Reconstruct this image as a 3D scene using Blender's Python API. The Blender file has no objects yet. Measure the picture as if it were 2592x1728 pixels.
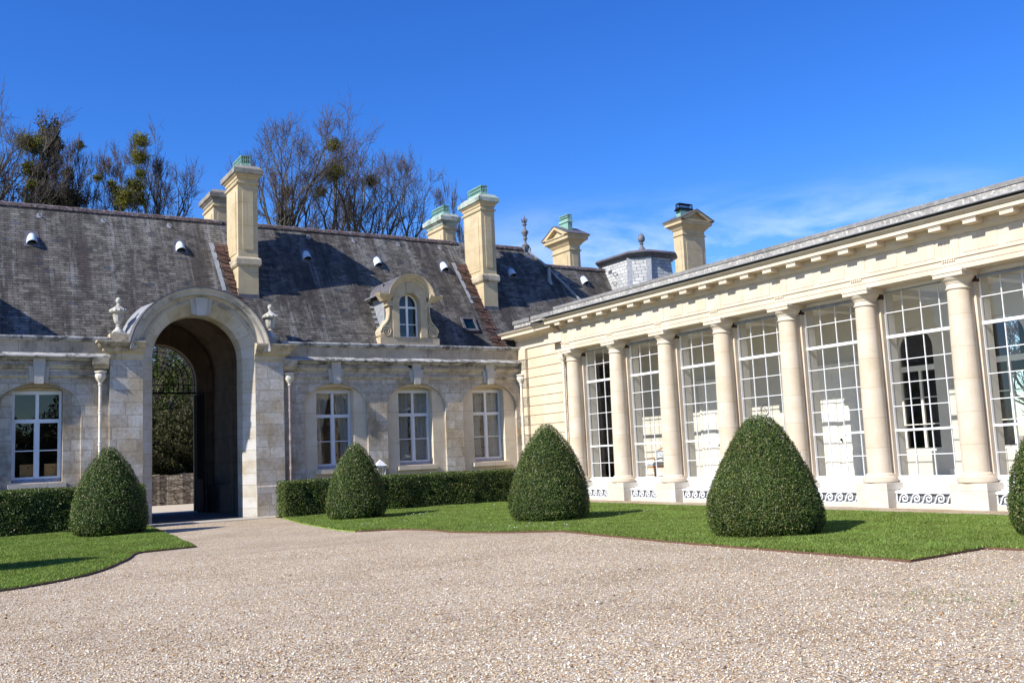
import bpy, math, random
import numpy as np
from mathutils import Vector, Matrix
PI = math.pi
R_ = math.radians
random.seed(7)
RNG = np.random.default_rng(11)
scene = bpy.context.scene
COL = scene.collection

# ------------------------------------------------------------------ camera
def cam_matrix(pitch, roll, yaw):
    c, s = math.cos, math.sin
    Ry = np.array([[c(yaw), -s(yaw), 0], [s(yaw), c(yaw), 0], [0, 0, 1]])
    M = np.array([[1, 0, 0], [0, 0, -1], [0, 1, 0]], float)
    Rp = np.array([[1, 0, 0], [0, c(pitch), s(pitch)], [0, -s(pitch), c(pitch)]])
    Rr = np.array([[c(roll), -s(roll), 0], [s(roll), c(roll), 0], [0, 0, 1]])
    return Rr @ Rp @ M @ Ry
cam_d = bpy.data.cameras.new("camera")
cam = bpy.data.objects.new("camera", cam_d)
COL.objects.link(cam)
cam_d.sensor_width = 36.0
cam_d.lens = 36.0 * 2423.2 / 2592.0
cam_d.clip_end = 3000
_R = cam_matrix(.11840928, -.04394897, .54970808)
_m = Matrix([[_R[0][0], -_R[1][0], -_R[2][0], 0],
             [_R[0][1], -_R[1][1], -_R[2][1], 0],
             [_R[0][2], -_R[1][2], -_R[2][2], 1.6],
             [0, 0, 0, 1]])
cam.matrix_world = _m
scene.camera = cam

# ------------------------------------------------------------------ light, sky, exposure
SUN_T, SUN_Q = 0.135, 0.76            # travel direction (1, T, -Q)
sun_dir = Vector((1.0, SUN_T, -SUN_Q)).normalized()
SUN_EL = math.asin(-sun_dir.z)
sun_d = bpy.data.lights.new("sun", 'SUN')
sun_d.energy = 5.0
sun_d.angle = R_(0.55)
sun_d.color = (1.0, 0.955, 0.88)
sun = bpy.data.objects.new("sun", sun_d)
sun.rotation_euler = sun_dir.to_track_quat('-Z', 'Y').to_euler()
COL.objects.link(sun)
world = bpy.data.worlds.new("World")
scene.world = world
world.use_nodes = True
wn, wl = world.node_tree.nodes, world.node_tree.links
for n in list(wn):
    wn.remove(n)
w_out = wn.new('ShaderNodeOutputWorld')
w_bg = wn.new('ShaderNodeBackground')
w_sky = wn.new('ShaderNodeTexSky')
w_sky.sky_type = 'NISHITA'
w_sky.sun_disc = False
w_sky.sun_elevation = SUN_EL
w_sky.sun_rotation = math.atan2(-sun_dir.x, -sun_dir.y)
w_sky.altitude = 100
w_sky.air_density = 1.0
w_sky.dust_density = 0.25
w_sky.ozone_density = 3.0
w_hsv = wn.new('ShaderNodeHueSaturation')
w_hsv.inputs['Hue'].default_value = 0.520
w_hsv.inputs['Saturation'].default_value = 1.28
w_hsv.inputs['Value'].default_value = 1.0
wl.new(w_sky.outputs[0], w_hsv.inputs['Color'])
# thin streaks of high cloud low over the roofs
w_tc = wn.new('ShaderNodeTexCoord')
w_sep = wn.new('ShaderNodeSeparateXYZ')
wl.new(w_tc.outputs['Generated'], w_sep.inputs[0])
w_map = wn.new('ShaderNodeMapping')
w_map.inputs['Scale'].default_value = (3.0, 3.0, 13.0)
w_map.inputs['Rotation'].default_value = (0.16, -0.1, 0.0)
w_no = wn.new('ShaderNodeTexNoise')
w_no.inputs['Scale'].default_value = 2.1
w_no.inputs['Detail'].default_value = 9.0
w_no.inputs['Roughness'].default_value = 0.62
w_no.inputs['Distortion'].default_value = 0.35
wl.new(w_tc.outputs['Generated'], w_map.inputs[0])
wl.new(w_map.outputs[0], w_no.inputs['Vector'])
w_rmp = wn.new('ShaderNodeValToRGB')
w_rmp.color_ramp.elements[0].position = 0.40
w_rmp.color_ramp.elements[1].position = 0.80
wl.new(w_no.outputs['Fac'], w_rmp.inputs[0])
w_el = wn.new('ShaderNodeMapRange')       # clouds fade out with height
w_el.interpolation_type = 'SMOOTHSTEP'
w_el.inputs['From Min'].default_value = 0.27
w_el.inputs['From Max'].default_value = 0.19
w_el.inputs['To Min'].default_value = 0.0
w_el.inputs['To Max'].default_value = 0.75
wl.new(w_sep.outputs['Z'], w_el.inputs['Value'])
w_dot = wn.new('ShaderNodeVectorMath'); w_dot.operation = 'DOT_PRODUCT'
w_dot.inputs[1].default_value = Vector((0.68, 0.70, 0.20)).normalized()
wl.new(w_tc.outputs['Generated'], w_dot.inputs[0])
w_az = wn.new('ShaderNodeMapRange'); w_az.interpolation_type = 'SMOOTHSTEP'
w_az.inputs['From Min'].default_value = 0.955; w_az.inputs['From Max'].default_value = 0.992
wl.new(w_dot.outputs['Value'], w_az.inputs['Value'])
w_m2 = wn.new('ShaderNodeMath'); w_m2.operation = 'MULTIPLY'
wl.new(w_az.outputs[0], w_m2.inputs[0]); wl.new(w_el.outputs[0], w_m2.inputs[1])
w_mu = wn.new('ShaderNodeMath'); w_mu.operation = 'MULTIPLY'
wl.new(w_rmp.outputs[0], w_mu.inputs[0]); wl.new(w_m2.outputs[0], w_mu.inputs[1])
w_mix = wn.new('ShaderNodeMixRGB')
w_mix.inputs['Color2'].default_value = (7.0, 7.6, 8.6, 1)
wl.new(w_mu.outputs[0], w_mix.inputs['Fac'])
w_tint = wn.new('ShaderNodeMixRGB'); w_tint.blend_type = 'MULTIPLY'; w_tint.inputs['Color2'].default_value = (0.53, 0.95, 1.17, 1)
w_lo = wn.new('ShaderNodeMapRange'); w_lo.inputs['From Min'].default_value = 0.02; w_lo.inputs['From Max'].default_value = 0.30
w_lo.inputs['To Min'].default_value = 0.25
wl.new(w_sep.outputs['Z'], w_lo.inputs['Value']); wl.new(w_lo.outputs[0], w_tint.inputs[0])
wl.new(w_hsv.outputs[0], w_tint.inputs['Color1'])
wl.new(w_tint.outputs[0], w_mix.inputs['Color1'])
wl.new(w_mix.outputs[0], w_bg.inputs['Color'])
w_bg.inputs['Strength'].default_value = 0.122
wl.new(w_bg.outputs[0], w_out.inputs[0])
scene.view_settings.view_transform = 'Standard'
scene.view_settings.look = 'None'
scene.view_settings.gamma = 1.0
scene.view_settings.exposure = 0.55
scene.view_settings.use_curve_mapping = False
try:
    scene.cycles.use_denoising = True
    scene.cycles.max_bounces = 8
    scene.cycles.transparent_max_bounces = 12
    scene.cycles.sample_clamp_indirect = 6
except Exception:
    pass

# ------------------------------------------------------------------ object helpers
WLOC = {}
def tag(o, label=None, cat=None, group=None, kind=None):
    if label: o['label'] = label
    if cat: o['category'] = cat
    if group: o['group'] = group
    if kind: o['kind'] = kind
    return o
def thing(name, label, cat, loc=(0, 0, 0), group=None, kind=None):
    o = bpy.data.objects.new(name, None)
    COL.objects.link(o)
    o.location = loc
    o.empty_display_size = 0.2
    WLOC[o.name] = Vector(loc)
    return tag(o, label, cat, group, kind)
def part_empty(name, parent, label=None):
    o = bpy.data.objects.new(name, None)
    COL.objects.link(o)
    o.parent = parent
    o.location = -WLOC.get(parent.name, Vector((0, 0, 0)))
    WLOC[o.name] = Vector((0, 0, 0))
    if label: o['label'] = label
    return o
class MB:
    """collects faces, then makes ONE mesh object"""
    def __init__(self):
        self.v = []; self.f = []
    def add(self, vs, fs):
        b = len(self.v)
        self.v.extend([tuple(map(float, p)) for p in vs])
        self.f.extend([tuple(i + b for i in f) for f in fs])
        return self
    def box(self, x0, x1, y0, y1, z0, z1):
        x0, x1 = min(x0, x1), max(x0, x1); y0, y1 = min(y0, y1), max(y0, y1); z0, z1 = min(z0, z1), max(z0, z1)
        return self.add([(x0,y0,z0),(x1,y0,z0),(x1,y1,z0),(x0,y1,z0),(x0,y0,z1),(x1,y0,z1),(x1,y1,z1),(x0,y1,z1)],
                 [(0,3,2,1),(4,5,6,7),(0,1,5,4),(1,2,6,5),(2,3,7,6),(3,0,4,7)])
    def quad(self, a, b, c, d):
        return self.add([a, b, c, d], [(0, 1, 2, 3)])
    def loft(self, rings, close=True, cap=True):
        """rings: lists of points, same count; faces between"""
        n = len(rings[0]); vs = [p for r in rings for p in r]; fs = []
        for i in range(len(rings) - 1):
            for j in range(n if close else n - 1):
                k = (j + 1) % n
                fs.append((i*n+j, i*n+k, (i+1)*n+k, (i+1)*n+j))
        if cap:
            fs.append(tuple(range(n))[::-1]); fs.append(tuple((len(rings)-1)*n + i for i in range(n)))
        return self.add(vs, fs)
    def prism_x(self, prof, x0, x1, cap=True):      # prof: [(y,z)] closed
        return self.loft([[(x0, y, z) for y, z in prof], [(x1, y, z) for y, z in prof]], True, cap)
    def prism_y(self, prof, y0, y1, cap=True):      # prof: [(x,z)] closed
        return self.loft([[(x, y0, z) for x, z in prof], [(x, y1, z) for x, z in prof]], True, cap)
    def lathe(self, cx, cy, prof, n=24, flute=0, fz=(0, 0)):
        rings = []
        for r, z in prof:
            ring = []
            for k in range(n):
                a = 2*PI*k/n
                rr = r
                if flute and fz[0] <= z <= fz[1]:
                    rr = r * (1 - 0.09*(0.5 + 0.5*math.cos(flute*a)))
                ring.append((cx + rr*math.cos(a), cy + rr*math.sin(a), z))
            rings.append(ring)
        return self.loft(rings)
    def tube(self, pts, r, n=6, cap=True):
        pts = [Vector(p) for p in pts]
        rs = r if isinstance(r, (list, tuple)) else [r]*len(pts)
        rings = []
        up = None
        for i, p in enumerate(pts):
            d = (pts[min(i+1, len(pts)-1)] - pts[max(i-1, 0)]).normalized()
            if up is None:
                up = d.orthogonal().normalized()
            u = (up - d*up.dot(d))
            if u.length < 1e-6: u = d.orthogonal()
            u.normalize(); up = u
            w = d.cross(u)
            rings.append([tuple(p + (u*math.cos(2*PI*k/n) + w*math.sin(2*PI*k/n))*rs[i]) for k in range(n)])
        return self.loft(rings, True, cap)
    def build(self, name, mat, parent=None, smooth=None, label=None):
        me = bpy.data.meshes.new(name)
        me.from_pydata(self.v, [], self.f)
        me.update()
        if mat: me.materials.append(mat)
        if smooth is not None:
            me.polygons.foreach_set('use_smooth', [True]*len(me.polygons))
            me.set_sharp_from_angle(angle=R_(smooth))
        o = bpy.data.objects.new(name, me)
        COL.objects.link(o)
        if parent:
            o.parent = parent
            o.location = -WLOC.get(parent.name, Vector((0, 0, 0)))
        WLOC[o.name] = Vector((0, 0, 0))
        if label: o['label'] = label
        return o
def np_mesh(name, V, F, mat, parent=None, k=3):
    me = bpy.data.meshes.new(name)
    V = np.ascontiguousarray(V, np.float32); F = np.ascontiguousarray(F, np.int32)
    me.vertices.add(len(V)); me.vertices.foreach_set('co', V.ravel())
    me.loops.add(F.size); me.loops.foreach_set('vertex_index', F.ravel())
    me.polygons.add(len(F))
    me.polygons.foreach_set('loop_start', np.arange(0, F.size, k, dtype=np.int32))
    me.update(calc_edges=True)
    me.validate()
    me.materials.append(mat)
    o = bpy.data.objects.new(name, me)
    COL.objects.link(o)
    if parent:
        o.parent = parent
        o.location = -WLOC.get(parent.name, Vector((0, 0, 0)))
    WLOC[o.name] = Vector((0, 0, 0))
    return o

# ------------------------------------------------------------------ material helpers
class NT:
    def __init__(self, name):
        self.m = bpy.data.materials.new(name); self.m.use_nodes = True
        self.t = self.m.node_tree; self.n = self.t.nodes; self.l = self.t.links
        for x in list(self.n): self.n.remove(x)
        self.out = self.n.new('ShaderNodeOutputMaterial')
        self.b = self.n.new('ShaderNodeBsdfPrincipled')
        self.l.new(self.b.outputs[0], self.out.inputs[0])
        self.geo = self.n.new('ShaderNodeNewGeometry')
    def set(self, inp, v):
        if isinstance(v, bpy.types.NodeSocket): self.l.new(v, inp)
        elif isinstance(v, (tuple, list)):
            inp.default_value = tuple(v) if len(v) != 3 or len(inp.default_value) == 3 else (*v, 1)
        else: inp.default_value = v
    def math(self, op, a, b=0.0, c=None, clamp=False):
        n = self.n.new('ShaderNodeMath'); n.operation = op; n.use_clamp = clamp
        self.set(n.inputs[0], a); self.set(n.inputs[1], b)
        if c is not None: self.set(n.inputs[2], c)
        return n.outputs[0]
    def noise(self, scale, detail=4, rough=0.55, vec=None, stretch=None, dist=0.0, dim=None):
        n = self.n.new('ShaderNodeTexNoise')
        n.inputs['Scale'].default_value = scale; n.inputs['Detail'].default_value = detail
        n.inputs['Roughness'].default_value = rough; n.inputs['Distortion'].default_value = dist
        v = vec if vec is not None else self.geo.outputs['Position']
        if stretch:
            mp = self.n.new('ShaderNodeMapping'); mp.inputs['Scale'].default_value = stretch
            self.l.new(v, mp.inputs[0]); v = mp.outputs[0]
        self.l.new(v, n.inputs['Vector'])
        return n.outputs['Fac']
    def ramp(self, fac, stops):
        n = self.n.new('ShaderNodeValToRGB'); e = n.color_ramp.elements
        while len(e) < len(stops): e.new(0.5)
        for el, (p, c) in zip(e, stops):
            el.position = p; el.color = (*c, 1) if isinstance(c, (tuple, list)) else (c, c, c, 1)
        self.l.new(fac, n.inputs[0]); return n.outputs[0]
    def mix(self, fac, a, b, mode='MIX'):
        n = self.n.new('ShaderNodeMixRGB'); n.blend_type = mode
        self.set(n.inputs[0], fac); self.set(n.inputs[1], a); self.set(n.inputs[2], b)
        return n.outputs[0]
    def maprange(self, v, a, b, c=0.0, d=1.0):
        n = self.n.new('ShaderNodeMapRange')
        self.set(n.inputs[0], v)
        for i, x in zip((1, 2, 3, 4), (a, b, c, d)): n.inputs[i].default_value = x
        return n.outputs[0]
    def wall_uv(self, vs=1.0, off=(0, 0)):
        """u runs along the wall, v up it (metres)"""
        p = self.n.new('ShaderNodeSeparateXYZ'); self.l.new(self.geo.outputs['Position'], p.inputs[0])
        q = self.n.new('ShaderNodeSeparateXYZ'); self.l.new(self.geo.outputs['True Normal'], q.inputs[0])
        ax = self.math('ABSOLUTE', q.outputs['X']); ay = self.math('ABSOLUTE', q.outputs['Y'])
        sel = self.math('GREATER_THAN', ax, ay)
        u = self.math('ADD', self.math('MULTIPLY', p.outputs['Y'], sel),
                      self.math('MULTIPLY', p.outputs['X'], self.math('SUBTRACT', 1.0, sel)))
        c = self.n.new('ShaderNodeCombineXYZ')
        self.l.new(self.math('ADD', u, off[0]), c.inputs[0])
        flat = self.math('GREATER_THAN', self.math('ABSOLUTE', q.outputs['Z']), .9)
        vz = self.math('MULTIPLY_ADD', p.outputs['Z'], vs, off[1])
        self.l.new(self.math('ADD', self.math('MULTIPLY', vz, self.math('SUBTRACT', 1.0, flat)),
                             self.math('MULTIPLY', p.outputs['Y'], flat)), c.inputs[1])
        return c.outputs[0]
    def brick(self, vec, w, h, mortar, c1=(0.3,)*3, c2=(0.5,)*3, cm=(0.1,)*3, off=0.5, smooth=0.1, sq=1.0, sqf=2):
        n = self.n.new('ShaderNodeTexBrick')
        n.inputs['Scale'].default_value = 1.0
        n.inputs['Brick Width'].default_value = w; n.inputs['Row Height'].default_value = h
        n.inputs['Mortar Size'].default_value = mortar; n.inputs['Mortar Smooth'].default_value = smooth
        n.inputs['Color1'].default_value = (*c1, 1); n.inputs['Color2'].default_value = (*c2, 1)
        n.inputs['Mortar'].default_value = (*cm, 1)
        n.offset = off; n.squash = sq; n.squash_frequency = sqf
        self.l.new(vec, n.inputs['Vector'])
        return n.outputs['Color'], n.outputs['Fac']
    def bump(self, h, strength=0.5, dist=0.02, prev=None):
        n = self.n.new('ShaderNodeBump'); n.inputs['Strength'].default_value = strength
        n.inputs['Distance'].default_value = dist
        self.l.new(h, n.inputs['Height'])
        if prev is not None: self.l.new(prev, n.inputs['Normal'])
        return n.outputs[0]
    def done(self, col, rough=0.8, normal=None, metal=0.0, spec=0.3):
        self.set(self.b.inputs['Base Color'], col); self.set(self.b.inputs['Roughness'], rough)
        self.b.inputs['Metallic'].default_value = metal
        self.b.inputs['Specular IOR Level'].default_value = spec
        if normal is not None: self.l.new(normal, self.b.inputs['Normal'])
        return self.m

def m_ashlar(name, base, c_dark, c_light, w=0.62, h=0.33, mortar=0.012, stain=0.5, black=0.0, joint=(0.30, .25, .18), pit=0.8, offv=0.0, jfac=.75):
    t = NT(name)
    uv = t.wall_uv(off=(0.11, offv))
    # wobble so that courses are not ruler-straight
    col, fac = t.brick(uv, w, h, mortar, (0.0,)*3, (1.0,)*3, (0.5,)*3, off=0.43, sq=0.72, sqf=3)
    n1 = t.noise(1.1, 5, .6); n2 = t.noise(9, 6, .65); n3 = t.noise(60, 3, .7)
    c = t.mix(col, c_dark, c_light)
    c = t.mix(0.35, c, base)
    n6 = t.noise(.8, 6, .7, stretch=(1, 1, .6))
    c = t.mix(t.maprange(n1, .40, .62), c, t.mix(1.0, c, (.80, .70, .55), 'MULTIPLY'))
    c = t.mix(t.math('MULTIPLY', t.maprange(n6, .54, .66), .7), c, t.mix(1.0, c, (.62, .60, .58), 'MULTIPLY'))
    c = t.mix(t.math('MULTIPLY', t.maprange(n2, .42, .7), stain), c, t.mix(1.0, c, (.62, .58, .53), 'MULTIPLY'))
    if black > 0:
        n4 = t.noise(1.6, 7, .7, stretch=(1, 1, .35))
        c = t.mix(t.math('MULTIPLY', t.maprange(n4, .5, .66), black), c, (.035, .033, .03))
    c = t.mix(t.math('MULTIPLY', fac, jfac), c, joint)
    hgt = t.math('SUBTRACT', t.math('ADD', t.math('MULTIPLY', n2, .5), t.math('MULTIPLY', n3, .35*pit)), t.math('MULTIPLY', fac, .9))
    return t.done(c, .88, t.bump(hgt, .65, .03), spec=.2)
def m_plainstone(name, c1, c2, grime=(.05, .045, .04), gfac=.0, gscale=1.4, bump=.3, streak=False, thr=(.5, .7), joints=0.0, jh=.35, jw=.9):
    t = NT(name)
    n1 = t.noise(2.2, 6, .6); n2 = t.noise(28, 4, .65)
    c = t.mix(t.maprange(n1, .35, .68), c1, c2)
    c = t.mix(t.math('MULTIPLY', t.maprange(n2, .5, .75), .25), c, t.mix(1.0, c, (.7, .62, .5), 'MULTIPLY'))
    if gfac > 0:
        n4 = t.noise(gscale, 8, .72, stretch=(1, 1, .4) if streak else None)
        c = t.mix(t.math('MULTIPLY', t.maprange(n4, *thr), gfac), c, grime)
    h = t.math('ADD', n2, t.math('MULTIPLY', n1, .6))
    if joints > 0:
        bc, fac = t.brick(t.wall_uv(), jw, jh, .008, (0.0,)*3, (1.0,)*3, (.5,)*3, off=.5)
        c = t.mix(t.math('MULTIPLY', bc, .55), c, t.mix(1.0, c, (.90, .85, .76), 'MULTIPLY'))
        c = t.mix(t.math('MULTIPLY', fac, joints), c, t.mix(1.0, c, (.55, .43, .3), 'MULTIPLY'))
        h = t.math('SUBTRACT', h, t.math('MULTIPLY', fac, .8*joints))
    return t.done(c, .85, t.bump(h, bump, .02), spec=.2)
def m_flat(name, c, rough=.6, metal=0, spec=.3, var=.12, nscale=12, bump=0.0):
    t = NT(name)
    n = t.noise(nscale, 4, .6)
    cc = t.mix(t.maprange(n, .3, .7), tuple(x*(1-var) for x in c), tuple(min(1, x*(1+var)) for x in c))
    return t.done(cc, rough, t.bump(n, bump, .01) if bump else None, metal, spec)
def m_slate(name, axis_v=1.21, w=.30, h=.112, cA=(.076, .069, .058), cB=(.165, .152, .132), brown=(.050, .041, .034), streaks=True, mossy=.7, squareish=False):
    t = NT(name)
    uv = t.wall_uv(vs=axis_v)
    col, fac = t.brick(uv, w, h, .006, (0.0,)*3, (1.0,)*3, (.5,)*3, off=.5, sq=1.0)
    c = t.mix(col, cA, cB)
    # single slates of other batches
    n = t.n.new('ShaderNodeTexWhiteNoise'); n.noise_dimensions = '2D'
    sn = t.n.new('ShaderNodeVectorMath'); sn.operation = 'SNAP'
    t.l.new(uv, sn.inputs[0]); sn.inputs[1].default_value = (w, h, 1)
    t.l.new(sn.outputs[0], n.inputs['Vector'])
    c = t.mix(t.math('GREATER_THAN', n.outputs['Value'], .975), c, (.06, .07, .09))
    if streaks:
        s1 = t.noise(1.0, 5, .6, stretch=(1.5, .22, .22))
        s2 = t.noise(1.0, 5, .65, stretch=(3.4, .3, .3))
        c = t.mix(t.math('MULTIPLY', t.maprange(s1, .46, .62), .85), c, brown)
        c = t.mix(t.math('MULTIPLY', t.maprange(s2, .56, .68), .6), c, (.25, .245, .235))
        pz = t.n.new('ShaderNodeSeparateXYZ'); t.l.new(t.geo.outputs['Position'], pz.inputs[0])
        top = t.maprange(pz.outputs['Z'], 8.8, 10.4, 0.0, .5)      # run-off bleaching under the ridge
        c = t.mix(t.math('MULTIPLY', top, t.maprange(s2, .4, .62)), c, (.28, .275, .265))
    m1 = t.noise(3.2, 7, .7)
    c = t.mix(t.math('MULTIPLY', t.maprange(m1, .48, .60), mossy), c, (.028, .026, .025))
    m2 = t.noise(22, 5, .7)
    c = t.mix(t.math('MULTIPLY', t.maprange(m2, .6, .75), .35), c, (.36, .35, .33))
    c = t.mix(t.math('MULTIPLY', fac, .92), c, (.016, .015, .014))
    # each course casts a lip: height rises towards the lower edge of a slate
    sx = t.n.new('ShaderNodeSeparateXYZ'); t.l.new(uv, sx.inputs[0])
    fr = t.math('FRACT', t.math('DIVIDE', sx.outputs['Y'], h))
    hh = t.math('SUBTRACT', t.math('MULTIPLY', t.math('SUBTRACT', 1.0, fr), .8), t.math('MULTIPLY', fac, .7))
    hh = t.math('ADD', hh, t.math('MULTIPLY', col, .35))
    return t.done(c, t.maprange(m1, .3, .7, .6, .8), t.bump(hh, 1.0, .02), spec=.22)
def m_leaf(name, cols, rough=.45, spec=.5, trans=.15):
    t = NT(name)
    c = t.ramp(t.geo.outputs['Random Per Island'], cols)
    n = t.noise(1.3, 5, .65)
    c = t.mix(t.maprange(n, .38, .62), c, t.mix(1.0, c, (.78, .72, .66), 'MULTIPLY'))
    m = t.done(c, rough, None, spec=spec)
    tr = t.n.new('ShaderNodeBsdfTranslucent'); t.set(tr.inputs[0], t.mix(1.0, c, (1.3, 1.5, .7), 'MULTIPLY'))
    mx = t.n.new('ShaderNodeMixShader'); mx.inputs[0].default_value = trans
    t.l.new(t.b.outputs[0], mx.inputs[1]); t.l.new(tr.outputs[0], mx.inputs[2]); t.l.new(mx.outputs[0], t.out.inputs[0])
    return m
def m_glass(name, tint=(.9, .93, .92), refl=1.0, wav=.35):
    t = NT(name)
    tp = t.n.new('ShaderNodeBsdfTransparent'); tp.inputs[0].default_value = (*tint, 1)
    gl = t.n.new('ShaderNodeBsdfGlossy'); gl.inputs['Roughness'].default_value = .015
    dt = t.n.new('ShaderNodeVectorMath'); dt.operation = 'DOT_PRODUCT'
    t.l.new(t.geo.outputs['Normal'], dt.inputs[0]); t.l.new(t.geo.outputs['Incoming'], dt.inputs[1])
    cosv = t.math('ABSOLUTE', dt.outputs['Value'])
    frn = t.math('MULTIPLY_ADD', t.math('POWER', t.math('SUBTRACT', 1.0, cosv, clamp=True), 5.0), .92, .08)
    nb = t.bump(t.noise(2.6, 2, .5), wav, .006)
    t.l.new(nb, gl.inputs['Normal'])
    mx = t.n.new('ShaderNodeMixShader')
    t.l.new(t.math('MULTIPLY', frn, refl, clamp=True), mx.inputs[0])
    t.l.new(tp.outputs[0], mx.inputs[1]); t.l.new(gl.outputs[0], mx.inputs[2]); t.l.new(mx.outputs[0], t.out.inputs[0])
    return t.m

M_ASH = m_ashlar('weathered_ashlar', (.57, .525, .46), (.42, .38, .325), (.69, .65, .59), stain=.8, black=.30, jfac=.6, pit=1.4)
M_PIER = m_ashlar('pier_ashlar', (.57, .54, .49), (.45, .42, .38), (.70, .67, .62), w=.8, h=.37, stain=.7, black=.10, pit=1.8, jfac=.55)
M_PANEL = m_plainstone('smooth_limestone', (.66, .575, .45), (.58, .49, .37), bump=.15, joints=.5, jh=1.1, jw=3.0)
M_TRIM = m_plainstone('moulded_stone', (.55, .48, .36), (.38, .32, .23), gfac=.7, gscale=1.1, thr=(.5, .63), bump=.5, joints=.4, jh=9, jw=1.1)
M_CORN = m_plainstone('lichen_cornice', (.50, .49, .47), (.30, .29, .27), gfac=.85, gscale=3.0, thr=(.47, .6), bump=.8)
M_ATTIC = m_plainstone('attic_stone', (.50, .43, .33), (.36, .30, .22), gfac=.75, gscale=.9, thr=(.52, .66), streak=True, bump=.4, joints=.8, jh=9, jw=1.45)
M_ARCH = m_plainstone('archivolt_stone', (.52, .47, .39), (.42, .385, .33), gfac=.55, gscale=2.0, thr=(.50, .62), bump=.6)
M_KEY = m_plainstone('keystone_stone', (.52, .485, .43), (.44, .41, .36), bump=.8)
M_CHIM = m_plainstone('chimney_stone', (.54, .445, .285), (.44, .355, .22), gfac=.25, gscale=1.2, thr=(.55, .75), streak=True, bump=.35, joints=.5, jh=.83, jw=1.7)
M_CAP = m_plainstone('verdigris_stained_cap', (.46, .46, .40), (.24, .36, .30), grime=(.10, .10, .09), gfac=.7, gscale=2.5, thr=(.48, .62), bump=.6)
M_DARKCAP = m_plainstone('sooty_cap', (.30, .28, .24), (.2, .18, .15), gfac=.6, gscale=3, bump=.6)
M_URN = m_plainstone('urn_stone', (.55, .53, .46), (.42, .40, .34), gfac=.55, gscale=7, thr=(.5, .65), bump=.6)
M_CREAM = m_plainstone('cream_limestone', (.64, .555, .44), (.575, .475, .355), bump=.12)
M_CREAMJ = m_plainstone('cream_limestone_jointed', (.64, .555, .445), (.575, .475, .36), bump=.12, joints=.35, jh=9, jw=1.25)
M_COLUMN = m_plainstone('column_limestone', (.64, .555, .45), (.57, .47, .35), bump=.12, joints=.4, jh=.705, jw=40)
M_RUST = m_plainstone('rusticated_limestone', (.64, .55, .425), (.575, .475, .345), bump=.12, joints=.3, jh=9, jw=1.0)
M_PLINTH = m_plainstone('plinth_stone', (.58, .535, .455), (.50, .45, .365), gfac=.15, gscale=2, bump=.2)
M_LICHEN = m_plainstone('lichened_coping', (.36, .345, .32), (.22, .21, .20), grime=(.60, .58, .52), gfac=.8, gscale=9, thr=(.5, .6), bump=1.0)
M_COPTOP = m_plainstone('grey_coping', (.25, .24, .23), (.17, .165, .16), grime=(.40, .40, .38), gfac=.6, gscale=7, thr=(.52, .66), bump=1.0)
M_SLATE = m_slate('weathered_slate')
M_SLATE_PALE = m_slate('pale_square_slate', axis_v=1.03, w=.26, h=.16, cA=(.32, .325, .32), cB=(.46, .46, .445), streaks=False, mossy=.12)
M_LEAD = m_flat('lead_sheet', (.25, .26, .28), .6, .0, .35, .25, 5, .2)
M_FINIAL = m_flat('old_lead_ornament', (.13, .135, .145), .6, .0, .35, .35, 9, .3)
M_LEAD_DK = m_flat('dark_lead', (.105, .10, .11), .6, .0, .35, .3, 5, .2)
M_RIDGE = m_plainstone('ridge_tile_clay', (.14, .11, .11), (.085, .06, .06), grime=(.34, .33, .33), gfac=.7, gscale=11, thr=(.53, .6), bump=.6)
M_RUSTSTAIN = m_slate('rust_stained_slate', cA=(.085, .045, .036), cB=(.13, .075, .06), mossy=.5, streaks=False)
M_COPPER = m_flat('verdigris_copper', (.19, .34, .28), .75, .0, .4, .35, 18, .2)
M_IRON = m_flat('black_iron', (.007, .008, .010), .8, .0, .04)
M_WIRE = m_flat('rusty_iron', (.05, .03, .022), .7, .2, .3)
M_VENT = m_flat('pale_blue_grey_metal', (.56, .66, .72), .45, 0, .5, .06)
M_BLACK = m_flat('dark_void', (.01, .01, .01), .9)
M_WHITE = m_flat('white_paint', (.82, .82, .82), .45, 0, .45, .03, 30)
M_WHITE_W = m_flat('weathered_white_paint', (.68, .68, .70), .55, 0, .4, .06, 40, .1)
M_OLDWOOD = m_flat('peeling_sill_wood', (.33, .32, .32), .7, 0, .3, .5, 30, .3)
M_PIPE = m_flat('cream_painted_pipe', (.66, .60, .50), .5, 0, .4, .2, 6)
M_PIPE_RUST = m_flat('rust_bleeding_pipe', (.50, .38, .31), .5, 0, .4, .35, 5)
M_CURT = m_flat('grey_linen', (.42, .40, .36), .9, 0, .1, .1, 8)
M_CURT_DK = m_flat('dark_cloth', (.05, .045, .04), .9, 0, .1)
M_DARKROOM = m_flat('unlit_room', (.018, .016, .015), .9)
M_PLASTER = m_flat('ivory_plaster', (.62, .585, .515), .7, 0, .3, .03, 3)
M_IVORY = m_flat('ivory_joinery', (.80, .77, .71), .45, 0, .4, .03, 6)
M_FLOORT = m_flat('stone_floor_tiles', (.55, .50, .42), .5, 0, .4, .08, 2)
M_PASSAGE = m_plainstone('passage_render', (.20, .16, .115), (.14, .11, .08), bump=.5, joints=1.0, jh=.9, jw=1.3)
M_WOOD = m_flat('honey_wood', (.42, .20, .075), .5, 0, .4, .25, 14)
M_BOXWOOD = m_flat('plywood', (.55, .27, .09), .6, 0, .3, .1, 6)
M_TOILE = m_plainstone('patterned_upholstery', (.62, .63, .64), (.5, .52, .55), grime=(.12, .16, .22), gfac=.8, gscale=14, thr=(.5, .56), bump=0)
M_GREYBACK = m_flat('dark_grey_sheet', (.20, .215, .225), .6)
M_GLASS = m_glass('window_glass')
M_GLASS_B = m_glass('orangery_glass', tint=(.95, .96, .95), refl=.8)
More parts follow.
